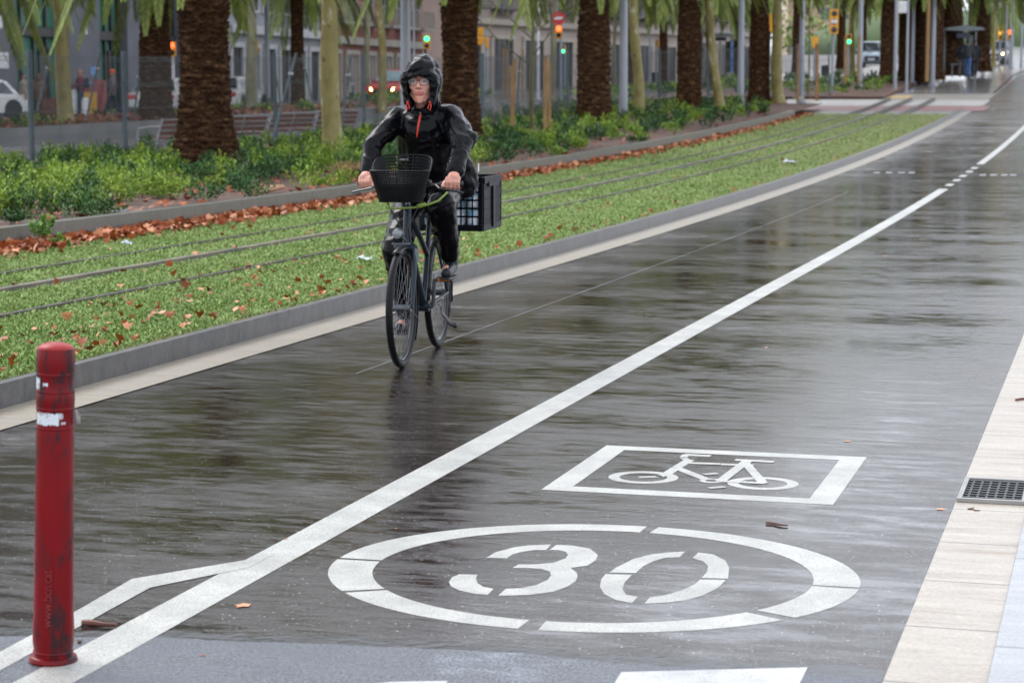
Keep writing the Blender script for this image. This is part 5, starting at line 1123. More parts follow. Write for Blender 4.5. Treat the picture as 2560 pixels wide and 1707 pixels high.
# ---------------------------------------------------------------- bicycle
FC = G(1005, 918); BRZ = R(6.3)
FRM = M('frame_paint', (.010, .020, .030), .35, .1, spec=.35, col2=(.008, .016, .024)); TY2 = M('bike_tyre', (.006, .006, .007), .5, spec=.2, bump=.3, bscale=60); ALU2 = M('bike_alloy', (.12, .13, .14), .35, .7); SPK = M('spoke_steel', (.20, .20, .21), .4, .6)
bike = empty('bicycle', FC, BRZ, label='dark blue city bicycle with mudguards and a black mesh basket, ridden by the hooded person', cat='bicycle')
BB = Vector((0, .60, .30)); RH = Vector((0, 1.04, .343)); FH = Vector((0, 0, .343)); HB = Vector((0, .135, .70)); HT_ = Vector((0, .185, .93)); SC_ = Vector((0, .80, .82))
def wheel(c, steer=0.):
    w = MB(); n = 64; rt = Matrix.Rotation(steer, 3, 'Z')
    P = lambda r, a, x=0: c + rt @ Vector((x, math.cos(a) * r, math.sin(a) * r))
    w.tube([P(.323, 2 * math.pi * i / n) for i in range(n)], .0215, 10, closed=True); o = w.build('tyre', TY2, None); e = o
    wh = w_ = None
    root = MB(); root.tube([c + rt @ Vector((-.055, 0, 0)), c + rt @ Vector((.055, 0, 0))], .022, 12); h = root.build('wheel', ALU2, bike); o.parent = h
    r = MB(); r.tube([P(.298, 2 * math.pi * i / n) for i in range(n)], .011, 6, closed=True, flat=.8); r.build('rim', M('dark_rim', (.05, .052, .055), .3, .6), h)
    s = MB()
    for i in range(32):
        a = 2 * math.pi * i / 32; a2 = a + (.5 if i % 4 < 2 else -.5); x = .028 if i % 2 else -.028; s.tube([P(.022, a2, x), P(.292, a, x * .1)], .0010, 4, cap=False)
    s.build('spokes', SPK, h); return h
wheel(FH, R(0)); wheel(RH)
b = MB(); b.tube([(-.062, 0, .343), (-.062, .06, .52), (-.048, .115, .66), (-.03, .125, .69)], [.011, .014, .017, .016], 10); b.tube([(.062, 0, .343), (.062, .06, .52), (.048, .115, .66), (.03, .125, .69)], [.011, .014, .017, .016], 10); b.cap((-.05, .122, .685), .022, (.05, .122, .685), .022); b.cap(HB - Vector((0, .01, .03)), .022, HB, .022); b.build('fork', FRM, bike)
b = MB(); b.tube([(.062, .115, .60), (.055, .118, .68)], .021, 10); b.build('fork_cap', ALU2, bike)
b = MB(); b.tube([HB, HT_], .024, 12); b.tube([HB + (HT_ - HB) * .25, BB], [.023, .026], 12); b.tube([HB + (HT_ - HB) * .8, Vector((0, .48, .74)), Vector((0, .72, .60))], .018, 12); b.tube([BB, SC_], .017, 12)
for s in (-1, 1): b.tube([BB + Vector((s * .03, .04, 0)), RH + Vector((s * .062, 0, 0))], .011, 8); b.tube([SC_ + Vector((s * .02, .01, -.06)), RH + Vector((s * .062, 0, 0))], .009, 8)
b.lathe([(.034, -.037), (.034, .037)], 16, BB, Matrix.Rotation(R(90), 3, 'Y')); b.build('frame', FRM, bike)
b = MB(); b.tube([SC_, Vector((0, .845, .95))], .013, 10); b.build('seat_post', ALU2, bike)
b = MB(); b.ell((0, .90, .965), (.085, .11, .03)); b.cap((0, .70, .965), .022, (0, .86, .965), .04); fuse('saddle', b, .008, BLACK, bike, 3)
b = MB(); b.tube([HT_, Vector((0, .195, 1.00)), Vector((0, .175, 1.03))], .015, 10); b.build('stem', ALU2, bike)
b = MB(); bar = [(-.31, .27, 1.050), (-.22, .215, 1.052), (-.12, .165, 1.045), (0, .165, 1.03), (.12, .165, 1.045), (.22, .215, 1.052), (.31, .27, 1.050)]; b.tube(bar, .0115, 10); b.build('handlebar', BLACK, bike)
for s in (-1, 1):
    b = MB(); b.tube([(s * .19, .2, 1.052), (s * .31, .27, 1.05)], .017, 10); b.build('grip', BLACK, bike)
    b = MB(); b.tube([(s * .17, .17, 1.045), (s * .20, .12, 1.03), (s * .29, .15, 1.012), (s * .33, .18, 1.002)], [.008, .007, .006, .007], 6); b.build('brake_lever', ALU2 if s < 0 else BLACK, bike)
b = MB(); b.box((.11, .15, 1.065), (.07, .05, .025)); b.tube([(.06, .16, 1.05), (.13, .15, 1.08)], .012, 8); b.build('bell', BLACK, bike, bevel=.006)
def mudguard(c, r, a0, a1, nm):
    b = MB(); n = 26; prof = [(-.028, -.012), (-.018, 0), (0, .004), (.018, 0), (.028, -.012)]; V = []
    for i in range(n + 1):
        a = a0 + (a1 - a0) * i / n
        for (x, dr) in prof: V.append(c + Vector((x, math.cos(a) * (r + dr), math.sin(a) * (r + dr))))
    b.add(V, [(i * 5 + j, i * 5 + j + 1, (i + 1) * 5 + j + 1, (i + 1) * 5 + j) for i in range(n) for j in range(4)]); o = b.build(nm, BLACK, bike); s = o.modifiers.new('s', 'SOLIDIFY'); s.thickness = .003
    b = MB(); a = a0 + (a1 - a0) * .85 if nm == 'front_mudguard' else a1 - .2
    for s_ in (-1, 1): b.tube([c + Vector((s_ * .05, 0, 0)), c + Vector((s_ * .026, math.cos(a) * r, math.sin(a) * r))], .0025, 5)
    b.build('mudguard_stay', SPK, bike)
mudguard(FH, .356, R(112), R(-38), 'front_mudguard'); mudguard(RH, .356, R(175), R(-15), 'rear_mudguard')
b = MB(); b.ell((-.015, -.005, .775), (.032, .045, .034)); b.tube([(-.015, .03, .77), (0, .12, .72)], .008, 6); lamp = b.build('headlight', ALU2, bike); b = MB(); b.lathe([(.028, 0), (.026, .006), (.012, .012)], 16, (-.015, -.045, .775), Matrix.Rotation(R(90), 3, 'X')); b.build('lens', M('lamp_lens', (.22, .23, .24), .08, spec=.9), lamp)
b = MB(); b.tube([(-.05, -.02, .715), (.05, .02, .715)], .008, 6); b.build('lamp_bracket', ALU2, bike)
# crank, pedals, chain, rack, stand
b = MB(); b.lathe([(.085, -.003), (.09, 0), (.085, .003)], 32, BB + Vector((-.048, 0, 0)), Matrix.Rotation(R(90), 3, 'Y')); b.build('chainring', DARKM, bike)
b = MB(); b.box((-.055, .80, .33), (.018, .50, .085)); b.build('chain_guard', BLACK, bike, bevel=.03)
up = Vector((.075, .575, .465)); dn = Vector((-.075, .625, .135))
b = MB(); b.tube([BB + Vector((.06, 0, 0)), up], [.014, .011], 8); b.tube([BB + Vector((-.06, 0, 0)), dn], [.014, .011], 8); b.tube([BB - Vector((.065, 0, 0)), BB + Vector((.065, 0, 0))], .014, 8); b.build('crank', ALU2, bike)
for q, s in ((up, 1), (dn, -1)):
    b = MB(); b.box(q + Vector((s * .065, 0, 0)), (.10, .085, .026)); p_ = b.build('pedal', BLACK, bike, bevel=.006); b = MB(); b.box(q + Vector((s * .065, -.045, 0)), (.075, .005, .014)); b.build('reflector', M('amber', (.75, .16, .01), .3), p_)
b = MB(); b.tube([(.07, .80, .27), (.10, .70, .24), (.19, .52, .20)], .010, 8); b.cap((.17, .54, .205), .014, (.215, .50, .195), .017); b.build('kickstand', BLACK, bike)
b = MB()
for s in (-1, 1): b.tube([(s * .06, 1.04, .36), (s * .07, 1.06, .70)], .007, 6); b.tube([(s * .06, .86, .715), (s * .07, 1.62, .715)], .007, 6); b.tube([(s * .06, 1.05, .36), (s * .07, 1.40, .705)], .006, 6)
for y in (.9, 1.1, 1.3, 1.5, 1.62): b.tube([(-.07, y, .715), (.07, y, .715)], .006, 6)
b.build('rear_rack', BLACK, bike)
b = MB(); b.tube([(.12, .13, 1.0), (.07, .08, .90), (.03, .06, .80), (.03, .10, .70), (.02, .3, .56), (0, .55, .36)], .004, 6); b.tube([(-.15, .14, 1.03), (-.08, .06, .92), (-.02, .05, .82), (0, .09, .72)], .004, 6); b.build('cables', BLACK, bike)
b = MB(); b.tube([(.26, .06, 1.01), (.22, .0, .965), (.17, -.04, .945), (.10, -.09, .93), (.0, -.14, .925), (-.06, -.12, .93)], .0065, 8); b.cap((.12, -.08, .937), .013, (.15, -.06, .945), .013); b.build('cable_lock', M('lock_lime', (.17, .25, .02), .4), bike)
# mesh basket: open work sides made of real wires
BK = M('basket_black', (.006, .006, .007), .5, spec=.2)
root = MB(); V = []; F_ = []
def ring(z, wx, wy, n, back):
    out = []
    for i in range(n):
        a = 2 * math.pi * i / n; c, s = math.cos(a), math.sin(a); x = wx / 2 * math.copysign(abs(c) ** .5, c); y = wy / 2 * math.copysign(abs(s) ** .5, s)
        zz = z + (back * max(0, (y / (wy / 2))) ** .8 if back else 0) ; out.append(Vector((.018 + x, -.075 + y, zz)))
    return out
rows = [ring(.965 + .025 * k * 1.0 * (1 if k < 1 else 1), .235 + .105 * k / 7, .19 + .07 * k / 7, 84, .085 * k / 7) for k in np.arange(0, 7.01, .5)]
for k, rr_ in enumerate(rows): root.tube(rr_, .0045 if k in (0, 14) else .0030, 5, closed=True)
for i in range(84): root.tube([rows[k][i] for k in range(0, 15, 2)], .0030, 4)
for k in range(15):
    x = -.10 + k * .2 / 14; root.tube([(.018 + x, -.165, .965), (.018 + x, .015, .965)], .0026, 4)
    y = -.165 + k * .18 / 14; root.tube([(-.095, y, .965), (.13, y, .965)], .0026, 4)
for kk in range(7):
    z = 1.0 + kk * .028
    for i in range(56): pass
bk = root.build('front_basket', BK, bike)
b = MB(); n = 56
for k in range(1, 3):
    pass
lower = [ring(.965 + .10 * t, (.235 + .043 * t) - .006, (.19 + .028 * t) - .006, 56, .034 * t) for t in (0, .5, 1)]
b.add([p for r_ in lower for p in r_], [(i + j * 56, (i + 1) % 56 + j * 56, (i + 1) % 56 + (j + 1) * 56, i + (j + 1) * 56) for j in range(2) for i in range(56)]); o = b.build('basket_liner', M('liner_dark', (.008, .010, .010), .6, spec=.15), bk); s_ = o.modifiers.new('s', 'SOLIDIFY'); s_.thickness = .003
b = MB(); b.tube([(-.02, .062, 1.195), (-.02, .062, 1.222), (.03, .062, 1.222), (.03, .062, 1.195)], .006, 6, closed=True); b.build('basket_handle', ALU2, bk)
b = MB(); b.tube([(0, .05, 1.05), (0, .16, 1.04)], .012, 6); b.tube([(0, .02, .965), (0, .13, .9)], .008, 6); b.build('basket_bracket', BLACK, bk)
# ---------------------------------------------------------------- rear crate
ML = Matrix.Translation(FC) @ Matrix.Rotation(BRZ, 4, 'Z')
cr = empty('plastic_crate', ML @ Vector((.085, 1.33, .725)), BRZ + R(-2), label='black plastic crate with slotted sides strapped on the rear rack', cat='crate')
CW, CD, CHh = .42, .56, .335; CRM = M('crate_plastic', (.004, .005, .009), .4, col2=(.003, .004, .007), spec=.10)
def crate_side(L_, nm, mtx, nv, nh, wv=.008, wh=.011):
    b = MB(); t = .010
    b.box((0, 0, CHh - .02), (L_, .022, .04)); b.box((0, 0, .02), (L_, t, .04))
    for s in (-1, 1): b.box((s * (L_ / 2 - .014), 0, CHh / 2), (.028, t * 1.3, CHh - .082))
    for i in range(nv): x = -L_ / 2 + .028 + (L_ - .056) * (i + 1) / (nv + 1); b.box((x, 0, CHh / 2), (wv, t * .8, CHh - .082))
    for i in range(nh): z = .04 + (CHh - .08) * (i + 1) / (nh + 1); b.box((0, -.001, z), (L_ - .058, t * .6, wh))
    b.xf(mtx); b.build(nm, CRM, cr, smooth=False)
crate_side(CW, 'front_side', Matrix.Translation((0, -CD / 2, 0)), 9, 4); crate_side(CW, 'back_side', Matrix.Translation((0, CD / 2, 0)), 9, 4)
for s in (-1, 1): crate_side(CD - .03, 'long_side', Matrix.Translation((s * CW / 2, 0, 0)) @ Matrix.Rotation(R(90), 4, 'Z'), 11, 3, .030, .05)
b = MB(); b.box((0, 0, .008), (CW - .01, CD - .01, .016)); b.build('crate_floor', CRM, cr, smooth=False)
b = MB()
for s in (-1, 1): b = MB(); b.box((s * (CW / 2 + .012), 0, CHh - .045), (.008, CD * .55, .03)); b.box((s * (CW / 2 + .010), CD * .0, CHh * .45), (.010, .05, CHh * .8)); b.build('crate_rib', CRM, cr, smooth=False)
pk = empty('bottle_pack', ML @ Vector((.085, 1.16, .745)), BRZ + R(-2), label='white and pale blue wrapped packs inside the rear crate', cat='package')
PKM = M('pack_wrap', (.85, .88, .92), .3, col2=(.20, .42, .58), scale=26, lo=.48, hi=.56, rough2=.4)
for k in range(2):
    for i in range(4):
        b = MB(); b.lathe([(.035, 0), (.042, .01), (.042, .10), (.036, .115), (.036, .122)], 14, (-.135 + i * .09, -.07, .002 + k * .125)); b.build('bottle', PKM, pk)
        b = MB(); b.lathe([(.035, 0), (.042, .01), (.042, .10), (.036, .115), (.036, .122)], 14, (-.135 + i * .09, .03, .002 + k * .125)); b.build('bottle', PKM, pk)
b = MB(); b.ell((.05, -.30, 1.075), (.02, .01, .008)); b = MB(); b.lathe([(.02, 0), (.02, .012)], 10, (.10, -.30, .32)); b.build('reflector', MATS['amber'], cr)
# ---------------------------------------------------------------- rider
rd = empty('person', FC, BRZ, label='cyclist in a shiny black hooded rain suit with glasses, riding towards the camera', cat='person')
V3 = Vector; HC = V3((.02, .50, 1.640))
SKR = M('skin_face', (.66, .34, .255), .45, col2=(.58, .26, .19), scale=22, spec=.4); SKR.node_tree.nodes['Principled BSDF'].inputs['Subsurface Weight'].default_value = .08
b = MB()
b.ell(HC + V3((0, .01, .02)), (.070, .090, .105)); b.ell(HC + V3((0, -.030, -.03)), (.062, .058, .080)); b.ell(HC + V3((0, -.052, -.085)), (.036, .034, .038)); b.ell(HC + V3((0, -.065, -.108)), (.020, .018, .018))
for s in (-1, 1):
    b.ell(HC + V3((s * .040, -.055, -.025)), (.025, .022, .025)); b.cap(HC + V3((s * .010, -.078, .032)), .010, HC + V3((s * .045, -.062, .034)), .010); b.ell(HC + V3((s * .074, .01, -.01)), (.010, .020, .032)); b.cap(HC + V3((s * .045, -.02, -.07)), .025, HC + V3((s * .02, -.05, -.10)), .02)
    b.ell(HC + V3((s * .011, -.096, -.030)), (.010, .010, .008))
b.cap(HC + V3((0, -.086, .018)), .008, HC + V3((0, -.106, -.024)), .0115)
b.cap(HC + V3((-.018, -.083, -.058)), .0065, HC + V3((.018, -.083, -.058)), .0065); b.cap(HC + V3((-.015, -.082, -.069)), .0075, HC + V3((.015, -.082, -.069)), .0075); b.cap(HC + V3((0, -.088, -.056)), .006, HC + V3((0, -.088, -.058)), .006)
b.cap(HC + V3((0, .03, -.06)), .052, V3((.01, .58, 1.46)), .058)
Sh = {1: V3((.172, .62, 1.445)), -1: V3((-.148, .62, 1.430))}; El = {1: V3((.265, .44, 1.29)), -1: V3((-.255, .39, 1.265))}; Wr = {1: V3((.262, .265, 1.110)), -1: V3((-.262, .265, 1.105))}
Hp = {1: V3((.095, .84, 1.0)), -1: V3((-.095, .84, 1.0))}; Kn = {1: V3((.155, .40, .925)), -1: V3((-.135, .45, .655))}; An = {1: V3((.155, .655, .575)), -1: V3((-.140, .71, .235))}
b.cap(V3((0, .63, 1.38)), .12, V3((0, .78, 1.05)), .12); b.cap(Sh[-1], .055, Sh[1], .055)
for s in (1, -1):
    b.cap(Sh[s], .05, El[s], .042); b.cap(El[s], .042, Wr[s], .028); b.cap(Hp[s], .085, Kn[s], .055); b.cap(Kn[s], .055, An[s], .036); b.cap(An[s] + V3((0, .03, -.04)), .034, An[s] + V3((0, -.13, -.06)), .03)
    # hand: palm over the grip, four curled fingers, thumb under the bar
    w = Wr[s]; kx = w.x
    b.cap(w, .027, V3((kx, .222, 1.092)), .026, flat=1.3)
    for f, fx in enumerate((-.033, -.011, .011, .032)):
        x = kx + s * fx * -1; y0 = .182 + abs(f - 1.2) * .004 + (x * s - .25) * .5; ln_ = (.92, 1., .95, .8)[f]; r_ = (.0105, .0108, .0102, .0092)[f]
        bar_y = .215 + (abs(x) - .22) * .61
        k1 = V3((x, bar_y - .030, 1.086)); k2 = V3((x - s * .002, bar_y - .047 * ln_ - .004, 1.062)); k3 = V3((x - s * .004, bar_y - .040 * ln_, 1.034)); k4 = V3((x - s * .004, bar_y - .018, 1.022 + (1 - ln_) * .04))
        b.cap(V3((kx + (x - kx) * .6, .225, 1.092)), .014, k1, r_ * 1.12, 8); b.cap(k1, r_ * 1.1, k2, r_, 8); b.cap(k2, r_, k3, r_ * .93, 8); b.cap(k3, r_ * .93, k4, r_ * .85, 8)
    t0 = V3((kx - s * .022, .235, 1.082)); b.cap(t0, .013, V3((kx - s * .050, .205, 1.062)), .0115, 8); b.cap(V3((kx - s * .050, .205, 1.062)), .0115, V3((kx - s * .056, .178, 1.040)), .010, 8)
body = fuse('body', b, .0048, SKR, rd, 2)
LIP = M('lip', (.50, .15, .13), .4); body.data.materials.append(LIP)
for p in body.data.polygons:
    c = p.center - HC
    if abs(c.x) < .024 and -.078 < c.z < -.052 and c.y < -.078: p.material_index = 1
for s in (-1, 1):
    b = MB(); b.ell(HC + V3((s * .031, -.072, .006)), (.013, .008, .006)); ey = b.build('eye', M('eye_white', (.30, .25, .23), .5), rd)
    b = MB(); b.ell(HC + V3((s * .031 - .002, -.0785, .006)), (.0056, .003, .0056)); b.build('iris', HAIRD, ey)
    b = MB(); b.tube([HC + V3((s * .012, -.088, .030)), HC + V3((s * .030, -.088, .036)), HC + V3((s * .050, -.074, .030))], [.003, .0036, .002], 6); b.build('eyebrow', HAIRD, rd)
b = MB(); b.ell(HC + V3((0, .02, .035)), (.079, .095, .10)); hr = fuse('hair', b, .008, HAIRR, rd, 2)
# glasses
gl = MB()
def gring(s):
    out = []
    for i in range(24):
        a = 2 * math.pi * i / 24; c, q = math.cos(a), math.sin(a); out.append(HC + V3((s * .034 + .027 * math.copysign(abs(c) ** .8, c), -.1035 + .008 * (abs(s * .034 + .027 * c) / .06) ** 2, .004 + .021 * math.copysign(abs(q) ** .8, q))))
    return out
for s in (-1, 1): gl.tube(gring(s), .0017, 6, closed=True); gl.tube([HC + V3((s * .061, -.097, .012)), HC + V3((s * .077, -.02, .010))], .002, 5)
gl.tube([HC + V3((-.008, -.105, .010)), HC + V3((0, -.108, .013)), HC + V3((.008, -.105, .010))], .002, 5); go_ = gl.build('glasses', BLACK, rd)
LN = bpy.data.materials.new('lens_clear'); LN.use_nodes = True; n_ = LN.node_tree; tr_ = n_.nodes.new('ShaderNodeBsdfTransparent'); gs = n_.nodes.new('ShaderNodeBsdfGlossy'); gs.inputs['Roughness'].default_value = .03; mxs = n_.nodes.new('ShaderNodeMixShader'); mxs.inputs[0].default_value = .07
n_.links.new(tr_.outputs[0], mxs.inputs[1]); n_.links.new(gs.outputs[0], mxs.inputs[2]); n_.links.new(mxs.outputs[0], n_.nodes['Material Output'].inputs[0])
for s in (-1, 1): r_ = gring(s); b = MB(); b.add(r_, [tuple(range(24))]); b.build('lens', LN, go_)
# rain jacket
def wrinkle(p, a=1.):
    q = Vector((p.x * 5.5, p.y * 5.5, p.z * 8)); w = noise.noise(q + Vector((noise.noise(q * .7) * 1.6, 0, noise.noise(q * .8 + Vector((5, 1, 2))) * 1.6)))
    q2 = Vector((p.x * 16 + p.z * 9, p.y * 14, p.z * 17)); w2 = noise.noise(q2 + Vector((w * 2, w, 0)))
    return a * (.014 * (.30 - abs(w)) * 1.5 - .002 + .005 * (.28 - abs(w2)))
RAIN = M('rain_fabric', (.004, .004, .0055), .24, col2=(.0025, .0025, .0035), scale=5, bump=.16, bscale=14, dist=.010, spec=.13)
b = MB()
b.cap(Sh[-1] + V3((.02, 0, -.01)), .074, Sh[1] + V3((-.01, 0, -.01)), .078); b.cap(V3((0, .60, 1.37)), .135, V3((0, .70, 1.17)), .155); b.cap(V3((-.05, .62, 1.34)), .11, V3((-.055, .74, 1.07)), .13); b.cap(V3((.06, .62, 1.34)), .11, V3((.065, .74, 1.07)), .135); b.cap(V3((0, .72, 1.15)), .150, V3((0, .82, 1.0)), .165)
b.cap(V3((.14, .80, 1.25)), .09, V3((.19, .88, 1.03)), .105); b.cap(V3((-.10, .84, 1.2)), .09, V3((-.13, .88, 1.02)), .1)
for s in (1, -1):
    b.cap(Sh[s], .070, El[s], .060 if s < 0 else .070); b.cap(El[s], .059 if s < 0 else .068, Wr[s] + V3((0, .02, .016)), .046 if s < 0 else .054); b.cap(Wr[s] + V3((0, .035, .028)), .046, Wr[s] + V3((0, .01, .008)), .040)
b.cap(El[1] + V3((.03, .05, .02)), .065, Sh[1] + V3((.02, .03, -.08)), .09)
b.cap(V3((.01, .575, 1.50)), .088, V3((.01, .60, 1.44)), .11)
jk = fuse('rain_jacket', b, .0075, RAIN, rd, 4, wrinkle)
import bmesh
def cut(o, test):
    bm = bmesh.new(); bm.from_mesh(o.data); bmesh.ops.delete(bm, geom=[f for f in bm.faces if test(f.calc_center_median())], context='FACES'); bm.to_mesh(o.data); bm.free()
def solid(o, t): m = o.modifiers.new('s', 'SOLIDIFY'); m.thickness = t; m.offset = -1
cut(jk, lambda c: (c - V3((.015, .50, 1.50))).length < .062 and c.y < .56 and c.z > 1.47); solid(jk, .004)
b = MB(); b.ell(HC + V3((0, .035, .020)), (.116, .135, .142)); b.ell(HC + V3((0, -.015, .050)), (.100, .125, .108)); b.cap(HC + V3((-.066, -.055, .040)), .044, HC + V3((.066, -.055, .040)), .044); b.cap(HC + V3((0, -.085, .062)), .044, HC + V3((0, -.02, .10)), .05)
for s in (-1, 1): b.cap(HC + V3((s * .080, -.055, .03)), .040, HC + V3((s * .062, -.050, -.110)), .038)
b.cap(HC + V3((0, .05, -.08)), .095, V3((.01, .60, 1.48)), .105)
b.ell(HC + V3((0, -.005, .095)), (.074, .092, .074))
hd = fuse('hood', b, .006, RAIN, rd, 3, lambda p: wrinkle(p * 1.5, .9))
def inface(c):
    d = c - HC
    w = .068 if d.z > -.06 else .068 - (-.06 - d.z) * .3
    return d.y < -.015 and abs(d.x) < w and -.165 < d.z < .040 - .9 * d.x * d.x * 8
cut(hd, inface); solid(hd, .005)
hem = M('drawcord_orange', (.60, .035, .01), .5)
for s in (-1, 1):
    b = MB(); q = HC + V3((s * .066, -.085, -.120)); b.tube([q + V3((0, 0, .01)), q + V3((s * .008, -.012, -.015)), q + V3((s * .004, -.014, -.045)), q + V3((-s * .012, -.012, -.03)), q], .0032, 6, closed=(s < 0)); b.cap(q + V3((0, -.01, 0)), .0055, q + V3((s * .003, -.012, .006)), .005); b.build('drawcord', hem, rd)
def surf_y(x, z):
    """front of the jacket at (x, z)"""
    ok, loc, nrm, i = jk.ray_cast(V3((x, -.5, z)), V3((0, 1, 0))); return loc.y if ok else .5
bpy.context.view_layer.update()
b = MB(); zl = [1.455, 1.43, 1.40, 1.37, 1.34, 1.315]; zp = [V3((.012 - .004 * i, surf_y(.012 - .004 * i, z) - .003, z)) for i, z in enumerate(zl)]; b.tube(zp, [.006, .0065, .0065, .006, .005, .002], 6, flat=.6); b.build('zip', hem, rd)
b = MB(); b.ell(V3((.012, zp[0].y - .006, 1.458)), (.006, .005, .009)); b.build('zip_pull', ALU2, rd)
b = MB(); b.box(V3((.315, surf_y(.30, 1.15) if False else .74, 1.13)), (.004, .03, .05)); b.build('reflective_tab', WHT, rd, bevel=.001)
# trousers and shoes
b = MB(); b.cap(V3((-.06, .84, .98)), .135, V3((.06, .84, .98)), .135)
for s in (1, -1): b.cap(Hp[s], .115, Kn[s] + V3((0, .01, 0)), .085); b.cap(Kn[s], .085, An[s] + V3((0, -.0, .03)), .062 if s > 0 else .055)
tr2 = fuse('rain_trousers', b, .008, RAIN, rd, 4, lambda p: wrinkle(p + Vector((3, 0, 0)), .9))
for s in (1, -1):
    b = MB(); a = An[s]; b.cap(a + V3((0, .035, -.045)), .042, a + V3((0, -.05, -.055)), .043); b.cap(a + V3((0, -.05, -.058)), .042, a + V3((.005 * s, -.145, -.070)), .034); b.cap(a + V3((0, .01, .02)), .05, a + V3((0, .01, -.03)), .046)
    sh_ = fuse('shoe', b, .007, M('shoe_wet', (.008, .010, .013), .28, spec=.25, col2=(.02, .024, .03), scale=20, bump=.4), rd, 3)
    b = MB(); b.prism([(-.035, .07), (.035, .07), (.042, -.06), (.03, -.175), (-.03, -.175), (-.042, -.06)], -.108, -.094, 'z'); b.xf(Matrix.Translation(a)); b.build('sole', BLACK, sh_, bevel=.004)
# ---------------------------------------------------------------- bollard
g = G(133, 1652); BH = .858
bo = empty('bollard', g, R(20), label='scuffed dark red plastic bollard with peeling white reflective bands', cat='bollard'); bo.rotation_euler = (0, R(1.9), R(14)); bo.scale = (1, 1, 1.026)
def bol_mat():
    m = bpy.data.materials.new('bollard_red'); m.use_nodes = True; nt = m.node_tree; p = nt.nodes['Principled BSDF']; L = nt.links.new
    t = tex(nt, 6, detail=6, stretch=(1.6, 1.6, .5)); c = ramp(nt, t, [(.3, (.20, .0015, .004)), (.6, (.15, .0015, .003)), (.75, (.07, .0015, .003))])
    v = tex(nt, 16, detail=8, rough=.75, stretch=(1.5, 1.5, .45)); sc = ramp(nt, v, [(.51, 0.), (.57, .92)])
    v2 = tex(nt, 6, detail=2, stretch=(1, 1, .5)); sc2 = ramp(nt, v2, [(.38, 0.), (.5, 1.)]); q = nt.nodes.new('ShaderNodeMath'); q.operation = 'MULTIPLY'; L(sc, q.inputs[0]); L(sc2, q.inputs[1])
    m2 = nt.nodes.new('ShaderNodeMix'); m2.data_type = 'RGBA'; L(q.outputs[0], m2.inputs['Factor']); L(c, m2.inputs['A']); m2.inputs['B'].default_value = (.025, .012, .014, 1)
    L(m2.outputs['Result'], p.inputs['Base Color']); r_ = ramp(nt, v, [(.4, .30), (.7, .55)]); L(r_, p.inputs['Roughness']); p.inputs['Specular IOR Level'].default_value = .22
    L(bumpn(nt, v, .25, .004), p.inputs['Normal']); return m
BR = bol_mat(); rb = .0515
prof = [(.054, .018), (.053, .03), (.0565, .06), (.057, .09), (.055, .13), (rb + .003, .22), (rb + .001, .4), (rb, .62), (rb - .001, .640), (rb - .0015, .646), (rb - .0015, .690), (rb, .694), (rb + .001, .72), (rb, .735), (rb - .0015, .739), (rb - .0015, .782), (rb, .786), (rb + .0005, BH - .010), (rb - .001, BH - .006)]
seg = 64; V = []
for (r_, z) in prof:
    for k in range(seg):
        a = 2 * math.pi * k / seg; rr_ = r_
        da = math.atan2(math.sin(a + R(74)), math.cos(a + R(74)))          # moulded flute down the front
        if z < .60: rr_ += -.0035 * math.exp(-(da / .16) ** 2) + .002 * math.exp(-((abs(da) - .30) / .08) ** 2)
        V.append((rr_ * math.cos(a), rr_ * math.sin(a), z))
n = len(prof); b = MB(); b.add(V, [(i * seg + k, i * seg + (k + 1) % seg, (i + 1) * seg + (k + 1) % seg, (i + 1) * seg + k) for i in range(n - 1) for k in range(seg)] + [tuple((n - 1) * seg + k for k in range(seg))])
b.build('post_body', BR, bo)
b = MB(); b.lathe([(rb - .001, BH - .007), (rb - .003, BH - .003), (rb - .012, BH + .003), (rb - .028, BH + .008), (.004, BH + .010)], 48); b.build('cap', M('cap_red', (.34, .03, .03), .4, spec=.2, bump=.1), bo)
b = MB(); b.lathe([(.063, .0), (.066, .006), (.063, .016), (.055, .020)], 48, sq=(1.02, 1)); b.build('base_flange', BR, bo)
for z in (.640, .692, .737, .784, .03): b = MB(); b.lathe([(rb + .0002, z - .004), (rb + .0014, z), (rb + .0002, z + .004)] if z > .1 else [(.054, z - .004), (.056, z), (.054, z + .004)], 48); b.build('moulded_ring', BR, bo)
def tape(z0, z1, a0, a1, seed, r_):
    rng = random.Random(seed); b = MB(); n = 30; V = []
    for i in range(n + 1):
        a = a0 + (a1 - a0) * i / n; j0 = rng.uniform(0, .006); j1 = rng.uniform(0, .005) + (.012 * max(0, noise.noise((i * .5, seed, 0))))
        V += [(r_ * math.cos(a), r_ * math.sin(a), z0 + j0), (r_ * math.cos(a), r_ * math.sin(a), z1 - j1)]
    b.add(V, [(2 * i, 2 * i + 2, 2 * i + 3, 2 * i + 1) for i in range(n)]); return b
TAPE = M('reflective_tape', (.62, .65, .68), .3, col2=(.38, .34, .35), scale=40, lo=.52, hi=.6)
lf = R(-75.6)  # local direction towards the camera
for (z0, z1, a0, a1, sd) in ((.648, .686, lf - 1.25, lf + .18, 1), (.665, .686, lf + .2, lf + .42, 2), (.741, .778, lf - 1.5, lf - .95, 3), (.752, .766, lf - .72, lf - .42, 4), (.651, .662, lf + .3, lf + .55, 6)):
    tape(z0, z1, a0, a1, sd, rb - .0002).build('reflective_band', TAPE, bo)
b = MB(); a = lf + 1.25
b.add([(rb * math.cos(a), rb * math.sin(a), .650), (rb * math.cos(a) + .020, rb * math.sin(a) - .002, .652), (rb * math.cos(a) + .018, rb * math.sin(a) - .004, .672), (rb * math.cos(a) + .008, rb * math.sin(a) - .001, .690), (rb * math.cos(a), rb * math.sin(a), .686)], [(0, 1, 2, 3, 4)])
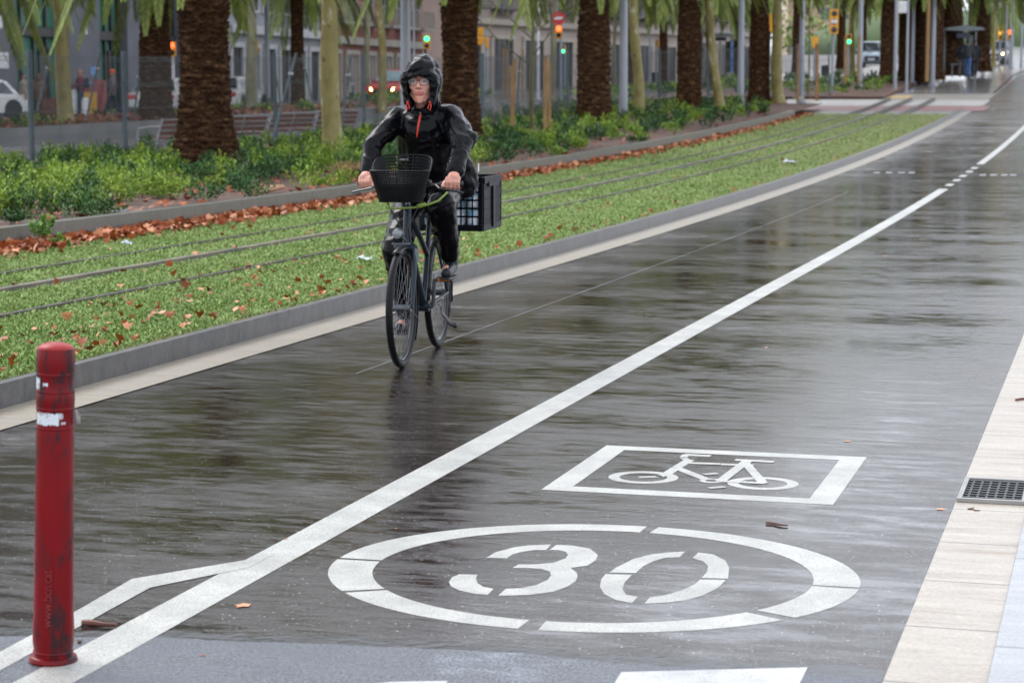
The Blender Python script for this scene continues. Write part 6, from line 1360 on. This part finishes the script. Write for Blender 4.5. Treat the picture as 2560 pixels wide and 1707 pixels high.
o = b.build('peeling_band', M('tape_back', (.42, .38, .35), .4), bo); m_ = o.modifiers.new('s', 'SOLIDIFY'); m_.thickness = .0008
# raised web address running up the post
cu = bpy.data.curves.new('t', 'FONT'); cu.body = 'www.bcn.cat'; cu.size = .030; cu.extrude = .0012; cu.align_x = 'CENTER'; cu.align_y = 'CENTER'; to = bpy.data.objects.new('t', cu); COL.objects.link(to)
bpy.context.view_layer.update(); me = bpy.data.meshes.new_from_object(to.evaluated_get(bpy.context.evaluated_depsgraph_get())); bpy.data.objects.remove(to)
to = bpy.data.objects.new('raised_lettering', me); COL.objects.link(to); to.parent = bo; a = lf + R(14); me.materials.clear(); me.materials.append(M('letter_red', (.20, .014, .016), .35))
for v in me.vertices:   # x along the text -> up; y -> around; wrap on the cylinder
    x, y, z = v.co; aa = lf - .30 - y / .05; rr_ = rb + .0062 + z; v.co = (rr_ * math.cos(aa), rr_ * math.sin(aa), .185 + x * 1.0)
# ---------------------------------------------------------------- grate and litter on the ground
gr = empty('drain_grate', (0, 0, 0), label='dark metal drain grate let into the pale gutter at the right edge', cat='drain grate'); IRON = M('cast_iron', (.055, .055, .055), .4, .5, col2=(.03, .03, .03), bump=.2)
GX0, GX1, GY0, GY1 = -.548, .10, 8.22, 8.68
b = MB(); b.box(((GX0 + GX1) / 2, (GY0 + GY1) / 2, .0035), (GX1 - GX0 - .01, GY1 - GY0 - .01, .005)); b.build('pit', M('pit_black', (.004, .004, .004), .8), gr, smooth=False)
b = MB()
for x in (GX0, -.305, -.06, GX1): b.box((x, (GY0 + GY1) / 2, .012), (.018, GY1 - GY0 - .03, .014))
for y in (GY0, GY1): b.box(((GX0 + GX1) / 2, y, .0125), (GX1 - GX0 + .02, .022, .014))
b.build('frame', M('grate_frame', (.33, .32, .30), .4, .3), gr, smooth=False); b = MB()
x = GX0 + .03
while x < GX1 - .01: b.box((x, (GY0 + GY1) / 2, .010), (.009, GY1 - GY0 - .022, .010)); x += .034
y = GY0 + .05
while y < GY1 - .02: b.box(((GX0 + GX1) / 2, y, .0105), (GX1 - GX0 - .02, .014, .012)); y += .052
b.build('bars', IRON, gr, smooth=False)
def one_leaf(px, py, s, label, mat, zo=.002, curl=.12):
    P = np.array([[0, 0, 0.]]); g = G(px, py, zo)
    o = leaves('fallen_leaf', P, s, mat, curl, .02, label=label, cat='leaf', group='single leaves on the road'); o.location = g; return o
one_leaf(608, 1512, .045, 'orange leaf lying on the road left of the painted ring', PALE); one_leaf(2118, 1102, .042, 'pinkish leaf on the road above the right corner of the bicycle marking', PALE); one_leaf(1915, 868, .03, 'small leaf on the left side of the far right lane', PALE)
one_leaf(507, 1637, .012, 'tiny red leaf scrap on the seam of the new asphalt', LITTER); one_leaf(2352, 1272, .02, 'small tan leaf scrap beside the gutter below the grate', PALE); one_leaf(2215, 640, .05, 'pale leaf on the right lane in the middle distance', PALE)
one_leaf(2140, 1338 + 0, .01, 'tiny dark leaf scrap right of the twig', LITTER); one_leaf(990, 1220 + 100, .012, 'tiny brown leaf scrap between the long line and the painted ring', LITTER)
one_leaf(715, 1346, .02, 'little brown scrap left of the long line', LITTER)
BARK = M('twig_brown', (.16, .055, .03), .6, col2=(.09, .03, .02), scale=20)
def twig(p1, p2, r, label, mat=BARK, kn=.02, name='twig', zo=.001):
    a, c = G(*p1, zo), G(*p2, zo); d = c - a; b = MB(); b.tube([(0, 0, r), tuple(d * .3 + Vector((0, kn * .3, r))), tuple(d * .65 + Vector((0, -kn * .3, r))), tuple(d + Vector((0, 0, r)))], [r, r * 1.1, r * .9, r * .5], 7); b.tube([tuple(d * .3 + Vector((0, 0, r))), tuple(d * .4 + Vector((0, kn, r * 1.2)))], [r * .6, r * .3], 5); return b.build(name, mat, loc=a, label=label, cat=name.replace('_', ' '))
twig((1915, 1309), (1970, 1316), .0045, 'short reddish twig on the road between the painted ring and the bicycle marking'); twig((205, 1563), (290, 1568), .009, 'brown piece of bark on the white line right of the bollard', name='bark_piece'); twig((2420, 1275), (2450, 1278), .004, 'curved brown twig on the pale gutter below the grate', kn=.05); twig((2540, 1003), (2575, 998), .007, 'dark straw coloured stick at the right border on the pale gutter')
twig((195, 1606), (203, 1607), .004, 'tiny red twig at the foot of the bollard')
twig((640, 488), (708, 476), .05, 'thick pale orange palm frond base lying on the soil of the bed', M('frond_base', (.50, .25, .12), .5, col2=(.36, .16, .07), scale=6), .05, 'dry_frond_base', .26)
def scrap(px, py, s, zo, label, mat, seed):
    g = G(px, py, zo); rng = random.Random(seed); V = []; n = 7
    for j in range(n):
        for i in range(n): V.append(((i / (n - 1) - .5) * s[0] + rng.gauss(0, s[0] * .05), (j / (n - 1) - .5) * s[1] + rng.gauss(0, s[1] * .05), abs(rng.gauss(0, 1)) * s[2] + s[2] * .5 * math.sin(i)))
    b = MB(); b.add(V, [(j * n + i, j * n + i + 1, (j + 1) * n + i + 1, (j + 1) * n + i) for j in range(n - 1) for i in range(n - 1)]); o = b.build('paper_scrap', mat, loc=g, label=label, cat='litter'); m = o.modifiers.new('s', 'SOLIDIFY'); m.thickness = .002; o.rotation_euler = (0, 0, rng.uniform(0, 1)); return o
PAP = M('wet_paper', (.62, .64, .68), .4, col2=(.45, .46, .5), scale=12)
scrap(285, 532, (.34, .09, .02), .25, 'white torn paper strip lying at the edge of the planted bed', PAP, 1); scrap(912, 648, (.13, .10, .012), .15, 'pale mint crumpled tissue in the grass left of the front wheel', M('tissue', (.62, .74, .68), .5), 2); scrap(318, 610, (.10, .07, .015), .2, 'small white scrap among the brown leaf drift', PAP, 3); scrap(1975, 406, (.28, .2, .02), .14, 'white crumpled litter in the grass near the road kerb far away', PAP, 4)
# drip irrigation pipe along the bed edge
b = MB(); pp = []
for i in range(60):
    y = 17 + i * .45; x = -10.72 - .10 * math.sin(y * .9) - .06 * math.sin(y * 2.3); pp.append((x, y, hz(x, y) + .262 + .01 * math.sin(y * 3)))
b.tube(pp, .009, 6); b.build('drip_pipe', M('pipe_brown', (.10, .035, .02), .5), label='thin brown irrigation pipe snaking along the soil at the bed edge', cat='pipe')
# dry grasses at the palm foot
for (px, py, lab, w_) in ((430, 418, 'tan dry grass tuft at the left foot of the thickest palm', .5), (880, 450, 'tan dry grass tuft beside the cyclist\'s right hand', .45)):
    g = G(px, py, .24); n = 500; a = RNG.rand(n) * 6.283; q = RNG.rand(n) ** .5 * w_; P = np.stack([np.cos(a) * q * .6, np.sin(a) * q * .6, np.zeros(n)], 1); U = np.stack([np.cos(a) * .5 + RNG.randn(n) * .2, np.sin(a) * .5 + RNG.randn(n) * .2, .8 + RNG.rand(n)], 1); U = unit(U) * (.15 + RNG.rand(n) * .22)[:, None]; V_ = np.stack([-np.sin(a), np.cos(a), np.zeros(n)], 1) * .004
    V, F = quads(P, U, V_); e = npmesh('dry_grass_tuft', V, F, M('straw', (.42, .25, .12), .6, col2=(.30, .15, .07), island=.4), label=lab, cat='dry grass'); e.location = g
g = palmXY[0]; n = 2600; a = RNG.rand(n) * 6.283; q = .45 + RNG.rand(n) * .65; P = np.stack([g.x + np.cos(a) * q, g.y + np.sin(a) * q, np.full(n, g.z - .01)], 1); U = unit(np.stack([np.cos(a) + RNG.randn(n) * .6, np.sin(a) + RNG.randn(n) * .6, .25 + RNG.rand(n) * .5], 1)) * .10; V_ = np.stack([-np.sin(a), np.cos(a), np.zeros(n)], 1) * .006
V, F = quads(P, U, V_); npmesh('root_litter', V, F, M('rust_fibre', (.28, .11, .05), .7, col2=(.2, .07, .03), island=.4), label='rusty fibre litter ringed round the foot of the thickest palm', cat='plant litter', kind='stuff')
for nm in [o.name for o in COL.objects if o.name == 'tmp']: bpy.data.objects.remove(bpy.data.objects[nm])
